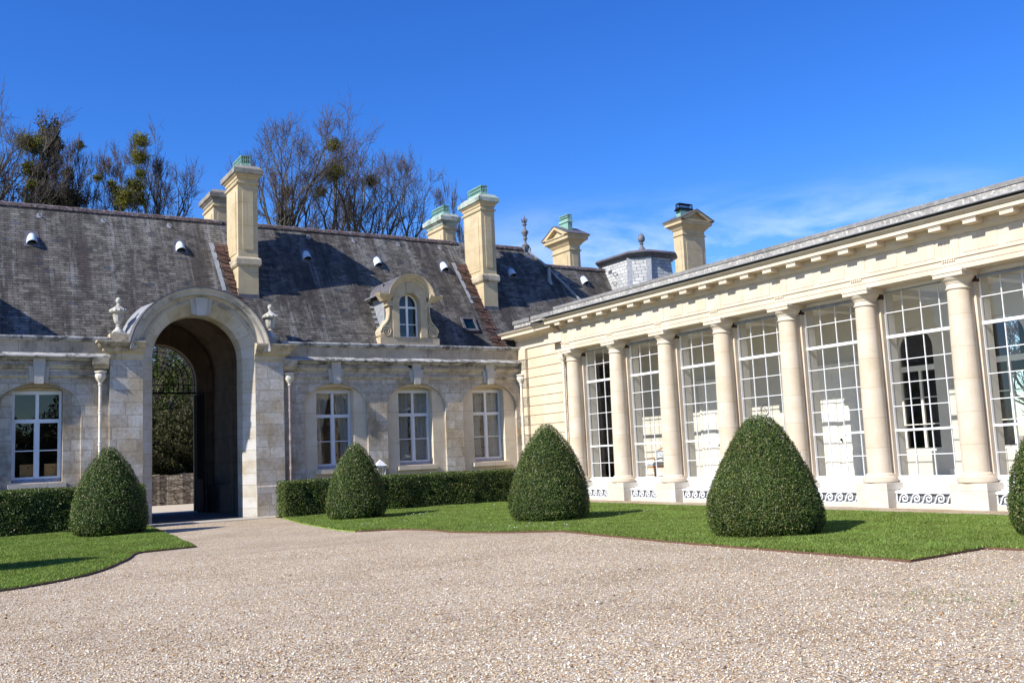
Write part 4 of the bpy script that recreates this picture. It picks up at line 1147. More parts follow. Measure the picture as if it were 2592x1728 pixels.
# iron stay in the re-entrant corner
mb = MB(); mb.tube([(19.0, 31.05, 5.72), (19.25, 31.2, 6.15)], .03, 5); mb.tube([(19.45, 31.05, 5.72), (19.15, 31.25, 6.15)], .03, 5); mb.box(18.9, 19.3, 31.1, 31.35, 6.05, 6.2)
mb.build('iron_stay', M_IRON, pv)
downpipe(B, 19.16, 30.74, 4.60)
downpipe(B, 19.17, 27.88, 5.12)

# bays: window, stall riser, grille
def wave_scroll(mb, y0, y1, z0, z1, x):
    """running-dog scrolls; h runs to the right as seen from the court (-Y)"""
    n = 5; w = (y1-y0)/n; R = (z1-z0)*.47
    for i in range(n):
        cy_, cz_ = y1-w*(i+.62), (z0+z1)/2+.004
        pts = []; a0 = R_(158)
        sx, sz = R*math.cos(a0), R*math.sin(a0)
        P0, P1, P2, P3 = (-w*.80, z0-cz_+.012), (-w*.42, z0-cz_+.005), (sx-.045, sz-.09), (sx, sz)
        for k in range(9):
            t = k/9; u = 1-t
            h = u**3*P0[0]+3*u*u*t*P1[0]+3*u*t*t*P2[0]+t**3*P3[0]; z = u**3*P0[1]+3*u*u*t*P1[1]+3*u*t*t*P2[1]+t**3*P3[1]
            if cy_-h < y1: pts.append((x, cy_-h, cz_+z))
        for k in range(34):
            t = k/33; a = a0-t*R_(520); r = R*(1-.80*t)
            pts.append((x, cy_-r*math.cos(a), cz_+r*math.sin(a)))
        m = len(pts)
        mb.tube(pts, [.013+.006*math.sin(PI*min(1, (j+1)/m)) for j in range(m)], 6)
ZB = [1.22, 2.36, 2.91, 3.45, 4.60]
for k in range(len(CY)-1):
    yc = (CY[k]+CY[k+1])/2; h = S/2-.265; g = .985
    mb = MB()
    # sill plinth, riser and sloping ledge
    mb.box(19.18, 19.66, yc-S/2+.436, yc+S/2-.436, 0, .10); s_ = mb.build('sill_course', M_PLINTH, B)
    mb = MB()
    mb.prism_y([(19.17, .355), (19.17, .385), (19.48, .445), (19.48, .355)], yc-S/2+.437, yc+S/2-.437)
    mb.box(19.50, 19.64, yc-h-.0, yc+h+.0, .445, .64); mb.prism_y([(19.46, .64), (19.47, .68), (19.58, .705), (19.64, .705), (19.64, .64)], yc-h, yc+h)
    mb.box(19.30, 19.34, yc-S/2+.437, yc+S/2-.437, .10, .355)
    mb.build('riser', M_WHITE, B)
    gr = part_empty('grille', B)
    mb = MB(); a, b = yc-S/2+.44, yc+S/2-.44
    mb.box(19.20, 19.225, a, b, .105, .125); mb.box(19.20, 19.225, a, b, .335, .353); mb.box(19.20, 19.225, a, a+.02, .125, .335); mb.box(19.20, 19.225, b-.02, b, .125, .335)
    mb.build('frame', M_WHITE, gr)
    mb = MB(); wave_scroll(mb, a+.02, b-.02, .12, .345, 19.212); mb.build('wave_scroll', M_WHITE, gr, smooth=60)
    mb = MB(); mb.quad((19.262, a, .10), (19.262, b, .10), (19.262, b, .355), (19.262, a, .355)); mb.build('back_plate', M_GREYBACK if 'M_GREYBACK' in globals() else M_LEAD_DK, gr)  # grey plate closing the back of the grille
    # window frame
    mb = MB(); x0, x1 = XG, XG+.045
    mb.box(x0-.03, x1, yc-h, yc-g+.03, .705, 5.19); mb.box(x0-.03, x1, yc+g-.03, yc+h, .705, 5.19)
    mb.box(x0-.02, x1, yc-g+.03, yc+g-.03, .705, .735)
    mb.box(x0-.03, x1, yc-g+.03, yc+g-.03, 3.985, 4.055); mb.box(x0-.03, x1, yc-g+.03, yc+g-.03, 1.77, 1.82)
    mb.box(x0, x1, yc-g+.03, yc+g-.03, 5.12, 5.19)
    ys = [yc-g+.03]+[yc+j*.485 for j in (-1, 0, 1)]+[yc+g-.03]
    for j in (1, 2, 3):
        for za, zb in ((.735, 1.77), (1.82, 3.985), (4.055, 5.12)): mb.box(x0+.005, x1-.008, ys[j]-.0075, ys[j]+.0075, za, zb)
    for z in ZB:
        for a, b in zip(ys[:-1], ys[1:]):
            mb.box(x0+.008, x1-.011, a+.0112 if a != ys[0] else a, b-.0112 if b != ys[-1] else b, z-.0075, z+.0075)
    w = mb.build('window', M_WHITE, B)
    mb = MB(); mb.quad((x0+.024, yc-h+.01, .72), (x0+.024, yc+h-.01, .72), (x0+.024, yc+h-.01, 5.17), (x0+.024, yc-h+.01, 5.17)); mb.build('pane', M_GLASS_B, w)
    mb = MB(); yb = yc+h-.02
    mb.tube([(19.50, yc-h+.04, 5.03), (19.50, yb, 5.03)], .045, 10) if k in (1, 2, 3, 4, 6, 7) else mb.tube([(19.50, yc-h+.04, 5.07), (19.50, yb, 5.07)], .018, 8)
    mb.build('blind_roller', M_LEAD, w, smooth=50)
    mb = MB(); mb.box(19.44, 19.56, yb-.03, yb+.06, 4.93, 5.08); mb.build('blind_bracket', M_WIRE, w)
M_REV = M_PLASTER
# interior
I = part_empty('interior', B)
mb = MB(); mb.box(19.64, 22.5, YN, 31.1, .45, .60); mb.build('floor', M_FLOORT, I)
mb = MB(); mb.box(19.7, 22.6, YN, 31.1, 5.25, 5.45)
for yc in CY: mb.box(19.9, 22.2, yc-.14, yc+.14, 5.10, 5.25)
mb.box(22.05, 22.2, YN, 31.1, 5.05, 5.25)
mb.build('ceiling', M_PLASTER, I)
mb = MB()
for yc in CY: mb.box(19.71, 19.95, yc-.27, yc+.27, .6, 5.2)
mb.build('inner_piers', M_PLASTER, I)
mb = MB(); XB = 22.2
ops = [(11.09, .62), (13.55, .62), (16.02, .62)]
def wall_open_x(mb, y0, y1, z0, z1, x, ops, depth):
    ys = y0
    for zb, cv in ops:
        yl, yr = cv[0][0], cv[-1][0]
        mb.quad((x, ys, z0), (x, yl, z0), (x, yl, z1), (x, ys, z1))
        mb.quad((x, yl, z0), (x, yr, z0), (x, yr, zb), (x, yl, zb))
        for (a, za), (b, zb2) in zip(cv[:-1], cv[1:]):
            mb.quad((x, a, za), (x, b, zb2), (x, b, z1), (x, a, z1))
            mb.quad((x, a, za), (x+depth, a, za), (x+depth, b, zb2), (x, b, zb2))
        mb.quad((x, yl, zb), (x+depth, yl, zb), (x+depth, yl, cv[0][1]), (x, yl, cv[0][1]))
        mb.quad((x, yr, zb), (x, yr, cv[-1][1]), (x+depth, yr, cv[-1][1]), (x+depth, yr, zb))
        mb.quad((x, yl, zb), (x, yr, zb), (x+depth, yr, zb), (x+depth, yl, zb))
        ys = yr
    mb.quad((x, ys, z0), (x, y1, z0), (x, y1, z1), (x, ys, z1))
wall_open_x(mb, YN, 29.15, .6, 5.3, XB, [(1.25, arch_curve(c, h_, 3.95, .55, 18)) for c, h_ in ops], .35)
mb.quad((XB, 30.2, .6), (XB, 31.1, .6), (XB, 31.1, 5.3), (XB, 30.2, 5.3)); mb.quad((XB, 29.15, 4.9), (XB, 30.2, 4.9), (XB, 30.2, 5.3), (XB, 29.15, 5.3))
mb.quad((19.7, 31.05, .6), (22.2, 31.05, .6), (22.2, 31.05, 5.3), (19.7, 31.05, 5.3))
mb.build('back_wall', M_PLASTER, I)
mb = MB(); mb.box(XB-.05, XB, YN, 14.9-1.95, .6, .78)
for a, b in ((14.3, 15.2), (16.75, 17.6), (19.4, 22.3), (24.4, 29.1)): mb.box(XB-.04, XB, a, b, .6, .78)
mb.build('skirting', M_IVORY, I)
# dark rooms behind the back wall (far part), curtains to the dark opening
mb = MB(); mb.quad((XB+.36, 14.78, .5), (24.5, 14.78, .5), (24.5, 14.78, 6), (XB+.36, 14.78, 6)); mb.quad((24.5, 14.78, .5), (24.5, 31.1, .5), (24.5, 31.1, 6), (24.5, 14.78, 6))
mb.quad((XB, 14.78, 5.3), (24.5, 14.78, 5.3), (24.5, 31.1, 5.3), (XB, 31.1, 5.3)); mb.quad((XB+.3, 14.78, .6), (24.5, 14.78, .6), (24.5, 31.1, .6), (XB+.3, 31.1, .6))
mb.quad((XB-.01, 31.08, .6), (24.5, 31.08, .6), (24.5, 31.08, 5.4), (XB-.01, 31.08, 5.4))
mb.build('inner_room', m_flat('dim_inner_room', (.09, .085, .08), .8), I)
mb = MB()
vs = []
for i in range(41):
    y = 28.9+1.35*i/40
    for z in (.62, 4.85): vs.append((XB-.06+.04*math.sin(i*1.3), y, z))
mb.add([v for v in vs if True][:28], [(2*i, 2*i+2, 2*i+3, 2*i+1) for i in range(13)])
mb.build('curtain', M_CURT_DK, I)
mb = MB()
for c, h_ in ops:
    cv = arch_curve(c, h_, 3.95, .55, 18); ci = arch_curve(c, h_-.06, 3.95, .49, 18)
    for i in range(18):
        q = (cv[i], cv[i+1], ci[i+1], ci[i]); mb.loft([[(XB+.25, a, b) for a, b in q], [(XB+.30, a, b) for a, b in q]])
    mb.box(XB+.25, XB+.30, c-h_, c-h_+.06, 1.25, 3.95); mb.box(XB+.25, XB+.30, c+h_-.06, c+h_, 1.25, 3.95)
    mb.box(XB+.24, XB+.31, c-h_+.06, c+h_-.06, 3.36, 3.50); mb.box(XB+.245, XB+.305, c-.035, c+.035, 1.33, 3.36); mb.box(XB+.25, XB+.30, c-h_+.06, c+h_-.06, 1.25, 1.33)
    for z in (1.95, 2.65):
        mb.box(XB+.262, XB+.288, c-h_+.06, c-.035, z-.013, z+.013); mb.box(XB+.262, XB+.288, c+.035, c+h_-.06, z-.013, z+.013)
mb.build('inner_windows', M_IVORY, I)
mb = MB()
for c, h_ in ops[:2]:
    mb.quad((XB+.34, c-h_, 1.25), (XB+.34, c-.28, 1.25), (XB+.34, c-.28, 4.5), (XB+.34, c-h_, 4.5)); mb.quad((XB+.345, c+.25, 1.25), (XB+.345, c+h_, 1.25), (XB+.345, c+h_, 4.5), (XB+.345, c+.25, 4.5))
    mb.quad((XB+.35, c-h_, 3.1), (XB+.35, c+h_, 3.1), (XB+.35, c+h_, 3.35), (XB+.35, c-h_, 3.35))
mb.build('opened_shutters', M_BLACK, I)
for dc in (18.53, 23.45):        # panelled double doors
    mb = MB()
    mb.box(XB-.03, XB-.002, dc-.72, dc+.72, .6, 3.62); 
    for a, b in ((dc-.80, dc-.72), (dc+.72, dc+.80)): mb.box(XB-.07, XB-.001, a, b, .6, 3.70)
    mb.box(XB-.07, XB-.001, dc-.72, dc+.72, 3.62, 3.72); mb.box(XB-.10, XB-.001, dc-.86, dc+.86, 3.72, 3.80)
    for s in (-1, 1):
        for z0_, z1_ in ((.82, 1.35), (1.48, 2.75), (2.88, 3.48)):
            a, b = sorted((dc+s*.10, dc+s*.62)); mb.box(XB-.045, XB-.03, a, b, z0_, z1_); mb.box(XB-.055, XB-.045, a+.05, b-.05, z0_+.05, z1_-.05)
    d = mb.build('door', M_IVORY, I)
    mb = MB(); mb.lathe(XB-.09, dc-.05, [(.01, 1.6), (.03, 1.62), (.03, 1.66), (.01, 1.68)], 10); mb.build('door_knob', M_IRON, d)
mb = MB(); mb.tube([(XB-.02, 21.36+.16*math.cos(a*PI/12), 2.66+.16*math.sin(a*PI/12)) for a in range(25)], .012, 5)
for a in (PI/2, PI/2+2.2, PI/2-2.2): mb.lathe(XB-.03, 21.36+.06*math.cos(a), [(.001, 2.66+.06*math.sin(a)-.02), (.02, 2.66+.06*math.sin(a)), (.001, 2.66+.06*math.sin(a)+.02)], 8)
mb.build('wall_medallion', M_LEAD, I)
# half of the interior roof space closed off
mb = MB(); mb.quad((22.6, YN, 5.4), (22.6, 31, 5.4), (22.35, 31, 6.3), (22.35, YN, 6.3)); mb.build('rear_fascia', M_PLASTER, I)
mb = MB(); mb.quad((19.64, YN, 0), (22.6, YN, 0), (22.6, YN, 6.3), (19.64, YN, 6.3)); mb.build('end_wall', M_PLASTER, I)

# ================================================================== things on and around the buildings
def urn(x, y, z, label):
    u = thing('stone_urn', label, 'urn', (x, y, z), 'stone urns flanking the gateway arch')
    mb = MB(); mb.box(x-.19, x+.19, y-.19, y+.19, z, z+.05)
    mb.lathe(x, y, [(.18, z+.05), (.17, z+.09), (.09, z+.17), (.06, z+.24), (.085, z+.26), (.085, z+.28), (.06, z+.30), (.075, z+.33)], 20); mb.build('foot', M_URN, u, smooth=40)
    mb = MB(); mb.lathe(x, y, [(.07, z+.32), (.11, z+.35), (.14, z+.44), (.165, z+.58), (.17, z+.66), (.15, z+.68)], 40, flute=12, fz=(z+.34, z+.64)); mb.build('body', M_URN, u, smooth=50)
    mb = MB(); mb.lathe(x, y, [(.15, z+.64), (.23, z+.66), (.265, z+.70), (.26, z+.74), (.20, z+.80), (.11, z+.86), (.06, z+.89)], 32, flute=9, fz=(z+.66, z+.82))
    for k in range(12):
        a = k*PI/6; mb.lathe(x+.22*math.cos(a), y+.22*math.sin(a), [(.002, z+.66), (.05, z+.69), (.055, z+.73), (.03, z+.77), (.002, z+.79)], 7)
    mb.build('lid', M_URN, u, smooth=60)
    mb = MB(); mb.lathe(x, y, [(.05, z+.88), (.075, z+.90), (.05, z+.93), (.04, z+.95), (.075, z+1.0), (.085, z+1.05), (.07, z+1.11), (.02, z+1.15)], 16); mb.build('knop', M_URN, u, smooth=60)
urn(4.93, 31.22, 5.83, 'weathered stone urn standing left of the gateway arch')
urn(9.69, 31.22, 5.83, 'stone urn right of the gateway arch, its foot behind the moulding')

# iron gate in the inner portal
gt = thing('iron_gate', 'black wrought iron gate with fanlight inside the arched passage', 'gate', (7.3, 37.5, 0))
fc, gy, gz = 7.3, 37.55, 4.92
mb = MB()
for r in (1.36, 1.14, .95, .77, .59, .41, .24):
    mb.tube([(fc-r, gy, 4.50)]+[(fc-r*math.cos(PI*k/24), gy, gz+r*math.sin(PI*k/24)) for k in range(25)]+[(fc+r, gy, 4.50)], .018, 4)
for k in range(1, 6):
    a = PI*k/6
    mb.tube([(fc+.1*math.cos(a), gy, gz+.1*math.sin(a)), (fc+1.38*math.cos(a), gy, gz+1.38*math.sin(a))], .016, 4)
mb.box(fc-1.41, fc+1.41, gy-.03, gy+.03, 4.47, 4.53); mb.box(fc-1.40, fc+1.40, gy-.02, gy+.02, 4.80, 4.825)
mb.build('fanlight', M_IRON, gt)
for s in (-1, 1):
    mb = MB(); x = fc+s*1.36; y0_, y1_ = 36.1, 37.5
    mb.box(x-.02, x+.02, y0_, y0_+.05, .06, 4.42); mb.box(x-.02, x+.02, y1_-.05, y1_, .06, 4.42)
    for z in (.08, 1.2, 4.36): mb.box(x-.018, x+.018, y0_+.05, y1_-.05, z, z+.05)
    mb.box(x-.006, x+.006, y0_+.05, y1_-.05, .13, 1.2)
    for k in range(1, 14): mb.tube([(x, y0_+(y1_-y0_)*k/14, 1.25), (x, y0_+(y1_-y0_)*k/14, 4.36)], .011, 4)
    mb.build('gate_leaf', M_IRON, gt)

# wall lantern
ln = thing('wall_lantern', 'small white house-shaped lantern on the wall between two windows', 'lantern', (13.33, 30.8, 1.05))
lx, ly = 13.33, 30.80
mb = MB(); mb.loft([[(lx-.20, ly-.15, 1.45), (lx+.20, ly-.15, 1.45), (lx+.20, ly+.15, 1.45), (lx-.20, ly+.15, 1.45)], [(lx-.01, ly-.01, 1.66), (lx+.01, ly-.01, 1.66), (lx+.01, ly+.01, 1.66), (lx-.01, ly+.01, 1.66)]]); mb.build('roof', M_WHITE_W, ln)
mb = MB()
for sx in (-1, 1):
    for sy in (-1, 1): mb.box(lx+sx*.14-.018, lx+sx*.14+.018, ly+sy*.10-.018, ly+sy*.10+.018, 1.10, 1.45)
mb.box(lx-.16, lx+.16, ly-.12, ly+.12, 1.05, 1.10); mb.box(lx-.158, lx+.158, ly-.118, ly+.118, 1.39, 1.449); mb.build('cage', M_WHITE_W, ln)
mb = MB(); mb.box(lx-.13, lx+.13, ly-.09, ly+.09, 1.10, 1.39); mb.build('glazing', M_GLASS, ln)
mb = MB(); mb.box(lx-.03, lx+.03, ly+.10, 30.96, 1.2, 1.3); mb.build('bracket', M_IRON, ln)

# wooden boxes inside the left window
for x, lb in ((2.52, 'plain wooden box behind the left-hand lower pane of the leftmost window'), (3.17, 'plain wooden box behind the right-hand lower pane of the leftmost window')):
    bx = thing('wooden_box', lb, 'box', (x, 31.75, 1.5), 'wooden boxes inside the leftmost window')
    mb = MB(); mb.box(x-.22, x+.22, 31.47, 31.85, 1.45, 1.95); mb.box(x-.225, x+.225, 31.455, 31.47, 1.91, 1.96); mb.build('body', M_BOXWOOD, bx)
    mb = MB(); mb.tube([(x, 31.44, 1.86), (x, 31.456, 1.86)], .018, 8); mb.build('knob', M_IRON, bx)
tb = thing('window_table', 'dark table under the two wooden boxes in the leftmost window', 'table', (2.85, 31.8, .9))
mb = MB(); mb.box(2.0, 3.7, 31.42, 32.1, 1.40, 1.45); mb.build('table_top', M_DARKROOM, tb)
for x in (2.05, 3.6):
    for y in (31.55, 32.0):
        mb = MB(); mb.box(x, x+.06, y, y+.06, .9, 1.40); mb.build('leg', M_DARKROOM, tb)

# armchair in the orangery
ac = thing('armchair', 'wooden armchair with blue and white patterned cushions seen through the glass', 'armchair', (21.2, 25.6, .6))
ax_, ay_ = 21.2, 25.62
for sx in (-1, 1):
    for sy in (-1, 1):
        mb = MB(); mb.tube([(ax_+sx*.27, ay_+sy*.29, .60), (ax_+sx*.25, ay_+sy*.27, .85), (ax_+sx*.26, ay_+sy*.28, 1.02)], [.022, .03, .034], 8); mb.build('leg', M_WOOD, ac, smooth=60)
mb = MB(); mb.box(ax_-.28, ax_+.28, ay_-.30, ay_+.30, .98, 1.04)
mb.tube([(ax_-.24, ay_-.29, .75), (ax_-.24, ay_+.29, .75)], .018, 6); mb.tube([(ax_-.24, ay_-.29, .68), (ax_+.24, ay_-.29, .68)], .018, 6)
for sy in (-1, 1): mb.tube([(ax_+.26, ay_+sy*.30, 1.04), (ax_+.24, ay_+sy*.31, 1.30), (ax_-.2, ay_+sy*.33, 1.28), (ax_-.24, ay_+sy*.32, 1.22)], .024, 6)
mb.tube([(ax_+.27, ay_-.27, 1.0), (ax_+.36, ay_-.27, 1.55), (ax_+.38, ay_, 1.64), (ax_+.36, ay_+.27, 1.55), (ax_+.27, ay_+.27, 1.0)], .026, 6); mb.build('frame', M_WOOD, ac, smooth=60)
mb = MB(); mb.loft([[(ax_+a*.28, ay_+b*.28, 1.04) for a, b in ((-1, -1), (1, -1), (1, 1), (-1, 1))], [(ax_+a*.30, ay_+b*.30, 1.10) for a, b in ((-1, -1), (1, -1), (1, 1), (-1, 1))], [(ax_+a*.22, ay_+b*.22, 1.18) for a, b in ((-1, -1), (1, -1), (1, 1), (-1, 1))]]); mb.build('seat_cushion', M_TOILE, ac)
mb = MB(); mb.loft([[(ax_+.26, ay_-.25, 1.15), (ax_+.26, ay_+.25, 1.15), (ax_+.34, ay_+.25, 1.56), (ax_+.34, ay_-.25, 1.56)], [(ax_+.18, ay_-.22, 1.17), (ax_+.18, ay_+.22, 1.17), (ax_+.27, ay_+.22, 1.54), (ax_+.27, ay_-.22, 1.54)]]); mb.build('backrest', M_TOILE, ac)

# ================================================================== far roofs
# mansard pavilion behind the range
PV = thing('mansard_pavilion', 'pale slated pavilion roof with lead hips and pine cone finial behind the orangery', 'building', (31, 38, 0))
zt_, zb_ = 11.15, 8.0
def ring_cham(x0, x1, y0, y1, ch, z):
    return [(x0+ch, y0, z), (x1-ch, y0, z), (x1, y0+ch, z), (x1, y1-ch, z), (x1-ch, y1, z), (x0+ch, y1, z), (x0, y1-ch, z), (x0, y0+ch, z)]
px0, px1, py0, py1 = 26.0, 28.35, 31.72, 34.9
mb = MB()
mb.loft([ring_cham(px0-.55, px1, py0-.55, py1+.2, .58, 6.0), ring_cham(px0, px1, py0, py1, .58, 9.93)])
mb.build('mansard_slates', M_SLATE_PALE, PV)
mb = MB()
mb.loft([ring_cham(px0-p, px1+p, py0-p, py1+p, .62, z) for p, z in ((-.02, 9.9), (.08, 9.93), (.10, 9.99), (.2, 10.03), (.24, 10.10), (.20, 10.18), (.10, 10.22))])
mb.build('eaves_roll', M_LEAD_DK, PV, smooth=50)
mb = MB(); mb.loft([ring_cham(px0-.08, px1+.08, py0-.08, py1+.08, .6, 10.2), ring_cham(px0+.9, px1-.75, py0+1.0, py1-1.0, .1, 10.45)]); mb.build('lead_flat', M_LEAD_DK, PV)
mb = MB()
def pav_pt(x, y, k, n=.03):   # k 0 bottom..1 top on the battered faces
    return (x-(.55*(1-k)) , y-(.55*(1-k)), 6.0+3.93*k)
for (x, y) in ((px0, py0+.60), (px0+.58, py0)):
    a = Vector(pav_pt(x, y, 1)) + Vector((-.02, -.02, 0)); b = Vector(pav_pt(x, y, .45)) + Vector((-.02, -.02, 0))
    mb.loft([[tuple(a+Vector(o)) for o in ((-.09, .07, 0), (.09, -.07, 0), (.12, -.02, 0), (-.02, .10, 0))], [tuple(b+Vector(o)) for o in ((-.09, .07, 0), (.09, -.07, 0), (.12, -.02, 0), (-.02, .10, 0))]])
mb.build('lead_hips', M_LEAD, PV)
mb = MB()
for i in range(3):
    z = 9.35-.4*i; y = 33.2
    x = px0-.55*(9.93-z)/3.93-.02
    mb.tube([(x, y+.14, z), (x-.12, y+.1, z+.06), (x-.12, y-.1, z+.06), (x, y-.14, z)], .012, 4); mb.tube([(x, y+.14, z), (x-.08, y, z-.08), (x, y-.14, z)], .012, 4)
mb.build('climbing_iron', M_WIRE, PV)
mb = MB(); nx, ny = 27.46, 33.2
mb.lathe(nx, ny, [(.22, 10.40), (.20, 10.55), (.12, 10.68), (.06, 10.76), (.06, 10.84), (.11, 10.86), (.06, 10.90), (.06, 10.93), (.14, 10.98), (.17, 11.06), (.16, 11.16), (.10, 11.28), (.02, 11.36)], 16, flute=5, fz=(10.98, 11.2)); mb.build('pine_cone_finial', M_FINIAL, PV, smooth=50)

def gabled_chimney(x0, x1, y0, y1, zb, za, along, label):
    """shaft with a small pediment; 'along' = axis the gable ridge runs along"""
    t = thing('gabled_chimney', label, 'chimney', ((x0+x1)/2, (y0+y1)/2, zb))
    mb = MB(); mb.box(x0, x1, y0, y1, zb, za+.30)
    if along == 'x': mb.box(x0-.02, x0, y0+.22, y1-.22, zb, za-.22); mb.box(x0+.16, x1-.16, y0-.02, y0, zb, za-.22)
    else: mb.box(x0+.2, x1-.24, y0-.02, y0, zb, za-.35); mb.box(x0-.02, x0, y0+.16, y1-.16, zb, za-.3)
    mb.build('shaft', M_CHIM, t)
    def rp(prof, nm):
        m = MB(); m.loft([[(x0-p, y0-p, z), (x1+p, y0-p, z), (x1+p, y1+p, z), (x0-p, y1+p, z)] for p, z in prof]); return m.build(nm, M_CHIM, t)
    rp([(0, za-.04), (.05, za-.02), (.06, za+.03), (0, za+.06)], 'astragal')
    rp([(0, za+.24), (.06, za+.30), (.10, za+.36), (.20, za+.46), (.30, za+.52), (.30, za+.62), (.34, za+.68)], 'cornice')
    zc = za+.68; p = .36; hgt = .50
    m = MB()
    if along == 'x':
        yc = (y0+y1)/2; hw = (y1-y0)/2+p
        tri = [(yc-hw, zc), (yc+hw, zc), (yc, zc+hgt)]
        m.prism_x(tri, x0-.16, x1+.16)
        m.prism_x([(yc-hw, zc), (yc-hw-.03, zc+.05), (yc, zc+hgt+.10), (yc, zc+hgt-.04), (yc-hw+.25, zc)], x0-p, x1+p)
        m.prism_x([(yc+hw, zc), (yc+hw-.25, zc), (yc, zc+hgt-.04), (yc, zc+hgt+.10), (yc+hw+.03, zc+.05)], x0-p, x1+p)
        m.box(x0-p, x1+p, yc-hw, yc+hw, zc-.001, zc+.05)
    else:
        xc = (x0+x1)/2; hw = (x1-x0)/2+p
        m.prism_y([(xc-hw, zc), (xc+hw, zc), (xc, zc+hgt)], y0-.16, y1+.16)
        m.prism_y([(xc-hw, zc), (xc-hw-.03, zc+.05), (xc, zc+hgt+.10), (xc, zc+hgt-.04), (xc-hw+.25, zc)], y0-p, y1+p)
        m.prism_y([(xc+hw, zc), (xc+hw-.25, zc), (xc, zc+hgt-.04), (xc, zc+hgt+.10), (xc+hw+.03, zc+.05)], y0-p, y1+p)
        m.box(xc-hw, xc+hw, y0-p, y1+p, zc-.001, zc+.05)
    m.build('pediment', M_CHIM, t)
    m = MB()
    if along == 'x':
        for s in (-1, 1): m.loft([[(x0-p-.03, yc+s*(hw+.06), zc+.055), (x1+p+.03, yc+s*(hw+.06), zc+.055), (x1+p+.03, yc, zc+hgt+.105), (x0-p-.03, yc, zc+hgt+.105)], [(x0-p-.03, yc+s*(hw+.06), zc+.08), (x1+p+.03, yc+s*(hw+.06), zc+.08), (x1+p+.03, yc, zc+hgt+.13), (x0-p-.03, yc, zc+hgt+.13)]])
    else:
        for s in (-1, 1): m.loft([[(xc+s*(hw+.06), y0-p-.03, zc+.055), (xc+s*(hw+.06), y1+p+.03, zc+.055), (xc, y1+p+.03, zc+hgt+.105), (xc, y0-p-.03, zc+hgt+.105)], [(xc+s*(hw+.06), y0-p-.03, zc+.08), (xc+s*(hw+.06), y1+p+.03, zc+.08), (xc, y1+p+.03, zc+hgt+.13), (xc, y0-p-.03, zc+hgt+.13)]])
    m.build('lead_cover', M_LEAD_DK, t)
    m = MB(); mx, my = (x0+x1)/2, (y0+y1)/2
    if along == 'x': m.box(mx-.13, mx+.13, my-.45, my+.30, zc+.15, zc+hgt+.36)
    else: m.box(mx-.62, mx+.20, my-.16, my+.16, zc+.15, zc+hgt+.18)
    cw = m.build('copper_flue', M_COPPER, t)
    if along == 'x': cowl_box(cw, mx, my-.08, .12, .36, zc+hgt+.34, .36)
    else: cowl_box(cw, mx-.2, my, .40, .14, zc+hgt+.16, .36, M_IRON)
    return t
gabled_chimney(26.5, 27.12, 37.5, 39.0, 6.5, 11.42, 'x', 'gabled stone chimney left of the pavilion, with green copper cowl')
gabled_chimney(32.49, 33.97, 36.0, 36.7, 6.5, 12.36, 'y', 'gabled stone chimney above the orangery parapet, right of the pine cone finial')

# ================================================================== topiary and hedges
def surf_noise(p, s):
    return (math.sin(p[0]*2.1*s+1.3)+math.sin(p[1]*2.7*s+.4)+math.sin(p[2]*3.3*s+2.2)+.6*math.sin((p[0]+p[2])*5.2*s)+.6*math.sin((p[1]-p[2])*6.1*s))/4.2
def leaf_cloud(P, N, size, mat, name, parent, jit=.02, tilt=.75, asp=.62):
    n = len(P)
    A_ = RNG.normal(0, 1, (n, 3)); Nn = N + A_*tilt; Nn /= np.linalg.norm(Nn, axis=1, keepdims=True)
    T = np.cross(Nn, RNG.normal(0, 1, (n, 3))); T /= np.linalg.norm(T, axis=1, keepdims=True)
    Bn = np.cross(Nn, T); s = size*RNG.uniform(.6, 1.25, (n, 1))
    C = P + N*RNG.normal(0, jit, (n, 1))
    V = np.stack([C-T*s, C+Bn*s*asp+Nn*s*.12, C+T*s, C-Bn*s*asp+Nn*s*.12], 1)
    return np_mesh(name, V.reshape(-1, 3), np.arange(n*4).reshape(-1, 4), mat, parent, k=4)
